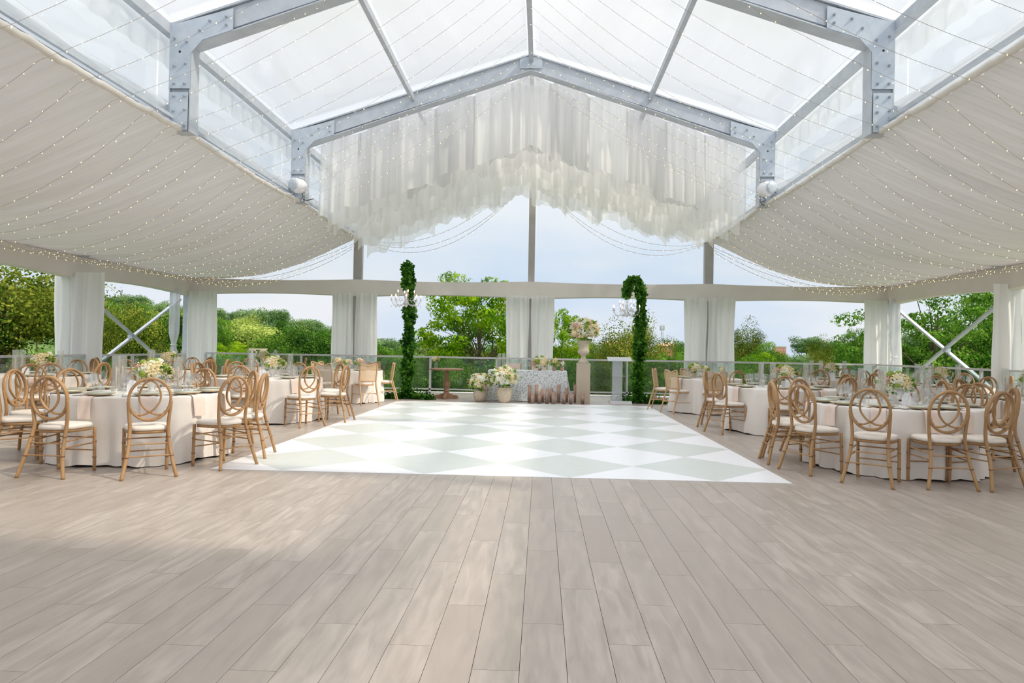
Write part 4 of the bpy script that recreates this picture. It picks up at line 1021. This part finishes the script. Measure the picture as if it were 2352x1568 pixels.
# lectern
p = atZ(1421, 927, 0); t = thing('lectern', 'frosted acrylic lectern in front of the right ivy arch', 'lectern', (p.x, p.y+.15, 0))
MB().box((.06, 0, .03), (.52, .40, .06)).build('base', 'white', t); MB().box((-.04, -.13, .57), (.25, .012, 1.02)).build('front_panel', 'acry', t)
for s_ in (-1, 1): MB().box((-.04+.13*s_+(.09 if s_ > 0 else 0), .02, .57), (.012, .28, 1.02)).build('side_panel', 'acryclear', t)
MB().box((.01, .02, .68), (.30, .26, .012)).build('shelf', 'acry', t); MB().box((.01, .02, .28), (.30, .26, .012)).build('shelf', 'acry', t)
MB().box((.02, -.0, 1.10), (.60, .42, .014), 0, Matrix.Rotation(.22, 3, 'X')).build('reading_top', 'acry', t)
b = MB(); [b.lathe([(.008, 0), (.008, .01)], 6, (dx-.04, -.145, dz)) for dx in (-.1, .1) for dz in (.2, .5, .8, 1.0)]; b.build('rivets', 'bolt', t)

# ivy arches with chandeliers
def ivy(path, r, n, seed, parent, name='ivy', size=.055, mt='ivy'):
    q = random.Random(seed); P = [Vector(p) for p in path]; L_ = [0]
    for a, b in zip(P[:-1], P[1:]): L_.append(L_[-1]+(b-a).length)
    b_ = MB()
    for k in range(n):
        s = q.random()*L_[-1]; i = 0
        while i < len(P)-2 and L_[i+1] < s: i += 1
        c = P[i].lerp(P[i+1], (s-L_[i])/(L_[i+1]-L_[i])); d = Vector((q.gauss(0, 1), q.gauss(0, 1), q.gauss(0, .6))).normalized()
        rr = (r(c) if callable(r) else r)*q.uniform(.35, 1.1)*(1+.3*math.sin(s*9+seed)); c = c+d*rr
        if c.z < .02: c.z = .02+q.random()*.05
        s_ = size*q.uniform(.6, 1.25); t1 = (d*.4+Vector((q.gauss(0, 1), q.gauss(0, 1), q.gauss(0, .7)-.5))).normalized(); t2 = t1.orthogonal().normalized(); an = q.random()*6; t2 = t2*math.cos(an)+t1.cross(t2)*math.sin(an); n3 = t1.cross(t2)*.25
        b_.add([c, c+t2*s_*.55+t1*s_*.35, c+t1*s_+n3*s_, c-t2*s_*.55+t1*s_*.35], [(0, 1, 2), (0, 2, 3)])
    return tag(b_.build(name, mt, parent), None, kind='stuff')
def chandelier(c, label):
    t = thing('crystal_chandelier', label, 'chandelier', c)
    MB().lathe([(.0001, -.16), (.03, -.14), (.07, -.08), (.06, -.03), (.025, 0), (.02, .10), (.045, .13), (.02, .17), (.03, .22), (.008, .27), (.006, .36)], 14).build('stem', 'crystal', t, True)
    dr = MB()
    for tier, (n, R0, z0) in enumerate(((8, .35, -.02), (4, .2, .1))):
        for k in range(n):
            a = 2*PI*(k+.25)/n; u = Vector((math.cos(a), math.sin(a), 0))
            arm = MB().tube(arcpts([u*.03+Vector((0, 0, z0)), u*R0*.4+Vector((0, 0, z0-.09)), u*R0*.85+Vector((0, 0, z0-.07)), u*R0+Vector((0, 0, z0+.02))], 4), .006, 6).build('arm', 'crystal', t, True)
            MB().lathe([(.01, 0), (.035, .012), (.037, .018), (.01, .014)], 10, u*R0+Vector((0, 0, z0+.02))).build('drip_pan', 'crystal', arm, True)
            MB().lathe([(.009, .03), (.009, .10), (.0001, .10)], 8, u*R0+Vector((0, 0, z0+.005))).build('candle_sleeve', 'candle', arm)
            MB().lathe([(.004, 0), (.015, .018), (.014, .034), (.0001, .065)], 8, u*R0+Vector((0, 0, z0+.105))).build('bulb', 'flame', arm, True)
            for j in range(4):
                pp = u*R0*(.5+.17*j)+Vector((0, 0, z0-.08-(j % 2)*.03)); dr.add([pp+Vector(v)*.012 for v in ((1, 0, 0), (0, 1, 0), (-1, 0, 0), (0, -1, 0), (0, 0, 2), (0, 0, -3))], [(0, 1, 4), (1, 2, 4), (2, 3, 4), (3, 0, 4), (1, 0, 5), (2, 1, 5), (3, 2, 5), (0, 3, 5)])
            a2 = 2*PI*(k+1.25)/n; u2 = Vector((math.cos(a2), math.sin(a2), 0))
            sw = sag(u*R0+Vector((0, 0, z0+.03)), u2*R0+Vector((0, 0, z0+.03)), .07, 8)
            for w_ in sw: dr.add([w_+Vector(v)*.007 for v in ((1, 0, 0), (0, 1, 0), (-1, 0, 0), (0, -1, 0), (0, 0, 1), (0, 0, -1))], [(0, 1, 4), (1, 2, 4), (2, 3, 4), (3, 0, 4), (1, 0, 5), (2, 1, 5), (3, 2, 5), (0, 3, 5)])
    tag(dr.build('crystal_drops', 'crystal', t), None, kind='stuff')
IL = Vector((-3.02, 17.2, 0)); IR = Vector((2.82, 17.3, 0))
for nm, B, crook, lab, sd_ in (('left', IL, [(-.02, -.0, 2.7), (0, -.05, 3.05), (.0, -.25, 3.3), (.02, -.55, 3.25), (.04, -.72, 2.95), (.05, -.75, 2.80)], 'ivy covered crook pole with a chandelier, left of the pedestal table', 1),
                               ('right', IR, [(0, 0, 2.6), (-.02, 0, 2.9), (-.10, 0, 3.1), (-.24, 0, 3.1), (-.34, -.02, 2.9), (-.36, -.03, 2.68)], 'ivy covered crook pole with a chandelier, right of the lectern', 2)):
    t = thing('ivy_pole', lab, 'ivy pole', B)
    path = arcpts([(-.05, 0, 0), (-.03, 0, .8), (-.02, 0, 1.6), (-.01, 0, 2.2)]+crook, 4)
    MB().tube(path, .02, 8).build('pole', 'bwire', t, True)
    MB().lathe([(.22, 0), (.22, .015), (.03, .02)], 20).build('foot_plate', 'bwire', t)
    ivy(path, lambda c: .13 if c.z < 2.5 else .10, 5200, sd_, t, size=.075)
    ivy([(-.55, -.1, .04), (0, 0, .1), (.6, -.15, .04)], .16, 1500, sd_+5, t, 'ivy_skirt')
    # bare bottom part trims
    e_ = path[-1]
    chandelier(B+Vector((e_.x, e_.y, e_.z-.37)), 'lit crystal chandelier hanging from the %s ivy pole' % nm)

# ------------------------------------------------------------------ outside: ground, trees, buildings
def terrain(u, v):
    x = -160+320*u; y = 20.6+320*v**1.6
    z = -3.2+0.6*math.sin(x*.06)+ .5*math.sin(y*.05)
    if y > 26: z += max(0, -x-10)*.10*min(1, (y-26)/40)*min(1, 60/max(60, -x))
    return (x, y, z)
tag(MB().grid(60, 60, terrain).build('ground', 'grass', None, True), 'grassy ground beyond the deck', None, None, 'structure')
tag(MB().box((0, 8.3, -1.9), (22.6, 24.2, 3.5)).build('trim_7', 'deck'), 'raised pale deck base under the tent floor', None, None, 'structure')
tag(MB().box((0, 8.3, -3.72), (140, 24.6, .1)).build('ground', 'grass'), 'grassy ground beside the raised deck', None, None, 'structure')
def crown_mesh(name, mt, seed, nblob, leaves, size, shape='round'):
    rng = np.random.default_rng(seed); B = []
    for k in range(nblob):
        if shape == 'round': d = rng.normal(size=3); d /= np.linalg.norm(d); c = d*rng.uniform(.35, .8)*np.array([.85, .85, .8])+[0, 0, 0]; r = rng.uniform(.18, .36)
        elif shape == 'cone': z = rng.uniform(-1, 1)**1; w = ((1-z)/2)**.7*.85+.04; a = rng.uniform(0, 6.28); q = rng.uniform(.3, 1); c = np.array([w*q*math.cos(a), w*q*math.sin(a), z*.9]); r = rng.uniform(.09, .2)*(.6+.5*(1-z)/2)
        else: a = rng.uniform(0, 6.28); q = rng.uniform(.15, 1)**.6; z = rng.uniform(-.8, .9); w = math.sqrt(max(.05, 1-abs(z)**2)); c = np.array([q*w*math.cos(a), q*w*math.sin(a), z*.8]); r = rng.uniform(.10, .2)
        B.append((c, r))
    per = leaves//nblob; V = []
    for c, r in B:
        d = rng.normal(size=(per, 3)); d /= np.linalg.norm(d, axis=1)[:, None]; d[:, 2] = d[:, 2]*.9+.06
        P0 = c+d*r*rng.uniform(.7, 1.08, size=(per, 1))*[1.15, 1.15, .62 if shape == 'layer' else .85]
        t1 = rng.normal(size=(per, 3)); t1 = t1-d*(t1*d).sum(1)[:, None]*.7; t1 /= np.linalg.norm(t1, axis=1)[:, None]; t2 = np.cross(d, t1); t2 /= (np.linalg.norm(t2, axis=1)[:, None]+1e-6)
        s = size*rng.uniform(.6, 1.4, size=(per, 1))
        V.append(np.stack([P0-t1*s, P0-t2*s*.6, P0+t1*s, P0+t2*s*.6], 1))
    V = np.concatenate(V).reshape(-1, 3); n = len(V)//4
    me = bpy.data.meshes.new(name); me.vertices.add(len(V)); me.vertices.foreach_set('co', V.astype(np.float32).ravel())
    me.loops.add(4*n); me.loops.foreach_set('vertex_index', np.arange(4*n, dtype=np.int32)); me.polygons.add(n)
    me.polygons.foreach_set('loop_start', np.arange(0, 4*n, 4, dtype=np.int32)); me.update(); me.validate(); me.materials.append(MT[mt]); return me, B
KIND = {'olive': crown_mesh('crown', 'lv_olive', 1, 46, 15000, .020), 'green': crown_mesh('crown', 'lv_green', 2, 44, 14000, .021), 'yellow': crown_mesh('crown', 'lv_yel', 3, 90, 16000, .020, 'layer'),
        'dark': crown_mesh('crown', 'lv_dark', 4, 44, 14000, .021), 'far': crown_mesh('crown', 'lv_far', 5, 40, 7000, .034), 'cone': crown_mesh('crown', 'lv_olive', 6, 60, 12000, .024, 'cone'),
        'ycone': crown_mesh('crown', 'lv_yel', 7, 60, 12000, .024, 'cone'), 'pale': crown_mesh('crown', 'lv_pale', 8, 50, 11000, .022), 'airy': crown_mesh('crown', 'lv_green', 9, 80, 15000, .017, 'layer')}
TRK = {}
def trunk_mesh(kind):
    if kind in TRK: return TRK[kind]
    B = KIND[kind][1]; b = MB(); b.tube([(0, 0, -2.2), (.02, 0, -1), (0, .02, -.3), (.03, 0, .3)], [.045, .03, .022, .010], 7)
    for c, r in B[::(7 if len(B) > 70 else 4)]: b.tube([(0, 0, -.55+.3*c[2]), Vector(c)*.5+Vector((0, 0, -.15)), Vector(c)], [.012, .008, .003], 4)
    TRK[kind] = b.mesh('trunk', 'bark'); return TRK[kind]
NT = 0
def tree(kind, px_, top, w, bot, Y, label, group=None, cat='tree'):
    """crown spans pixel width w, from pixel row top to bot, at depth Y"""
    a = atY(px_, top, Y); b_ = atY(px_, bot, Y); hw = w*Y/1568/2; hh = (a.z-b_.z)/2
    t = thing('tree', label, cat, (a.x, Y, -3.4), group=group)
    o = obj('crown', KIND[kind][0], t, (0, 0, (a.z+b_.z)/2+3.4)); o.scale = (hw*1.05, hw*1.05, hh*1.12); o.rotation_euler = (0, 0, R_.random()*6.28); tag(o, kind='stuff')
    q = obj('trunk', trunk_mesh(kind), t, (0, 0, (a.z+b_.z)/2+3.4)); q.scale = (hw, hw, max(hh, ((a.z+b_.z)/2+3.4)/2.2))
T = tree
T('olive', 10, 540, 460, 900, 26, 'big olive green tree at the left picture edge beyond the railing')
T('dark', -120, 600, 300, 900, 24, 'dark tree partly outside the left picture edge')
T('olive', 250, 650, 230, 930, 34, 'tall olive pointed tree just right of the left side curtain')
T('olive', 318, 690, 230, 930, 30, 'olive bush-like tree behind the left cross brace')
T('dark', 392, 700, 190, 900, 40, 'dark green tree behind the far left corner curtain')
T('pale', 575, 720, 260, 880, 60, 'pale yellow green willow behind the left railing')
T('dark', 715, 735, 240, 930, 34, 'dark green dense tree left of the second gable post')
T('green', 640, 755, 200, 930, 36, 'mid green tree between the willow and the dense dark tree')
T('yellow', 520, 775, 120, 880, 30, 'yellow green shrub tree beside the far left corner')
T('yellow', 1105, 606, 290, 900, 30, 'large spreading yellow green tree above the gable beam, left of the mast')
T('airy', 1130, 690, 260, 940, 32, 'darker layered tree behind the spreading yellow tree')
T('yellow', 1292, 686, 130, 930, 36, 'pointed yellow green tree right of the central curtains')
T('olive', 1412, 728, 170, 930, 38, 'olive round tree behind the right chandelier')
T('olive', 1487, 710, 160, 930, 40, 'taller olive tree just right of the right ivy pole')
T('olive', 1716, 724, 95, 900, 44, 'slim pointed tree right of the fourth gable post')
T('green', 1762, 775, 100, 890, 42, 'small green tree right of the slim pointed tree')
T('yellow', 1745, 800, 90, 900, 34, 'low yellow green bush tree below the slim pointed tree')
T('olive', 1888, 766, 90, 890, 46, 'small pointed olive tree in the right gable opening')
T('airy', 1968, 745, 90, 900, 30, 'green tree edge left of the far right curtain')
T('airy', 2150, 600, 380, 960, 26, 'large open branched green tree behind the right cross brace')
T('green', 2290, 640, 300, 940, 28, 'green tree at the right picture edge')
T('dark', 2120, 800, 240, 930, 28, 'dark green thicket under the open branched tree')
rb = random.Random(11)
def section(x):
    for lim, nm in ((105, 'left of the first side curtain'), (410, 'in the left side opening'), (770, 'in the first gable opening from the left'), (1168, 'in the second gable opening from the left'), (1568, 'in the third gable opening from the left'), (1970, 'in the fourth gable opening from the left')):
        if x < lim: return nm
    return 'right of the far right curtain'
# shrub belt seen through the glass rail
bx = -40
for k in range(62):
    x = -260+k*44+rb.uniform(-14, 14); kd = rb.choice(('dark', 'green', 'green', 'olive', 'airy')); top = 812+rb.uniform(-12, 12)
    T(kd, x, top, rb.uniform(90, 150), 960, rb.uniform(24.5, 33), 'shrubby green growth beyond the glass railing '+section(x), 'shrubs below the railing '+section(x), 'shrub')
# middle treeline
GAP = lambda x: 1492 < x < 1572 or 1762 < x < 1816 or 1375 < x < 1440
def line_top(x):
    P = [(-400, 600), (0, 640), (120, 655), (250, 668), (400, 690), (500, 702), (620, 706), (700, 725), (780, 748), (880, 768), (1000, 782), (1200, 786), (1350, 782), (1500, 784), (1600, 788), (1700, 785), (1830, 780), (1900, 776), (2000, 770), (2200, 760), (2400, 750), (2700, 740)]
    for (a, b), (c, d) in zip(P[:-1], P[1:]):
        if a <= x <= c: return b+(d-b)*(x-a)/(c-a)-(11 if x < 1500 else 15)
    return 780
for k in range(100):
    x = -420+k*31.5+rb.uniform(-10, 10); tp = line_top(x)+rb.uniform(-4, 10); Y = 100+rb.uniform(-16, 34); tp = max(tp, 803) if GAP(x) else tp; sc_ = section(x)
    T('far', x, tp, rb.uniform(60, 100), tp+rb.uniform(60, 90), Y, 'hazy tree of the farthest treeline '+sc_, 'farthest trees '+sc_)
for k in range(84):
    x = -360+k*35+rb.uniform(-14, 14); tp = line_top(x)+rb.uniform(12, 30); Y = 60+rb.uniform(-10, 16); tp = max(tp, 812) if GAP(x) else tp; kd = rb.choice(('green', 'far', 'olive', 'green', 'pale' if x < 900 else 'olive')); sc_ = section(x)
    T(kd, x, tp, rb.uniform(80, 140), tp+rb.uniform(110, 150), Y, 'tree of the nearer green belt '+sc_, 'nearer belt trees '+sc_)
for k in range(54):
    x = -300+k*54+rb.uniform(-18, 18); tp = max(line_top(x)+34, 770)+rb.uniform(0, 26); Y = 40+rb.uniform(-4, 8); kd = rb.choice(('green', 'dark', 'olive', 'airy', 'green')); sc_ = section(x)
    T(kd, x, tp, rb.uniform(100, 150), 930, Y, 'bushy tree close behind the railing shrubs '+sc_, 'bushy trees '+sc_)

def house(px0, px1, py0, py1, Y, lab, wallm, roofm, flat=False):
    a = atY(px0, py0, Y); b = atY(px1, py1, Y); w = b.x-a.x; t = thing('house', lab, 'building', ((a.x+b.x)/2, Y, b.z-3))
    H = a.z-b.z+3
    wl = MB().box((0, 0, (H*.9)/2), (w, w*.6, H*.9)).build('wall', wallm, t)
    for i in range(4): MB().box((-w*.36+w*.24*i, -w*.305, H*.78), (w*.1, .05, H*.06)).build('window', 'greywall', t)
    if flat: MB().box((0, 0, H*.93), (w*1.02, w*.62, H*.06)).build('roof', roofm, t)
    else: MB().add([(-w*.55, -w*.34, H*.88), (w*.55, -w*.34, H*.88), (w*.55, w*.34, H*.88), (-w*.55, w*.34, H*.88), (-w*.3, 0, H*1.02), (w*.5, 0, H*1.02)], [(0, 1, 5, 4), (1, 2, 5), (2, 3, 4, 5), (3, 0, 4), (3, 2, 1, 0)]).build('roof', roofm, t)
house(1512, 1556, 788, 812, 150, 'distant house with pale terracotta roof left of the fourth gable post', 'brick', 'roofred')
house(1385, 1432, 784, 806, 150, 'distant terracotta roofed house behind the olive trees', 'brick', 'roofred')
house(1778, 1803, 792, 812, 150, 'small distant red brick block in the right gable opening', 'brick', 'greywall', True)
a = atY(1521, 745, 160); t = thing('cell_tower', 'thin distant lattice radio mast above the trees', 'mast', (a.x, 160, -3))
hT = a.z+3; b = MB(); [b.tube([(.35*math.cos(k*2.09), .35*math.sin(k*2.09), 0), (.2*math.cos(k*2.09), .2*math.sin(k*2.09), hT)], .06, 4) for k in range(3)]; b.build('mast_legs', 'greywall', t)
b = MB(); [b.box((.5*math.cos(k*1.05), .5*math.sin(k*1.05), hT-.8), (.14, .14, 1.1)) for k in range(6)]; b.build('antennas', 'greywall', t)
b = MB(); [b.box((0, 0, hT*(.2+.1*k)), (.6, .6, .08)) for k in range(8)]; b.build('cross_braces', 'greywall', t)
a = atY(593, 801, 30); t = thing('garden_pergola', 'small white pergola roof beyond the left railing', 'pergola', (a.x, 30, -3.4)); hp = a.z+3.4
for dx in (-.26, .26):
    for dy in (-.26, .26): MB().box((dx*.7, dy*.8, hp/2-.05), (.07, .07, hp-.1)).build('post', 'white', t)
for k in range(5): MB().box((0, -.26+.13*k, hp-.01), (.62, .05, .05)).build('roof_slat', 'stone', t)
for k in (-1, 1): MB().box((.24*k, 0, hp-.07), (.05, .6, .07)).build('roof_beam', 'stone', t)
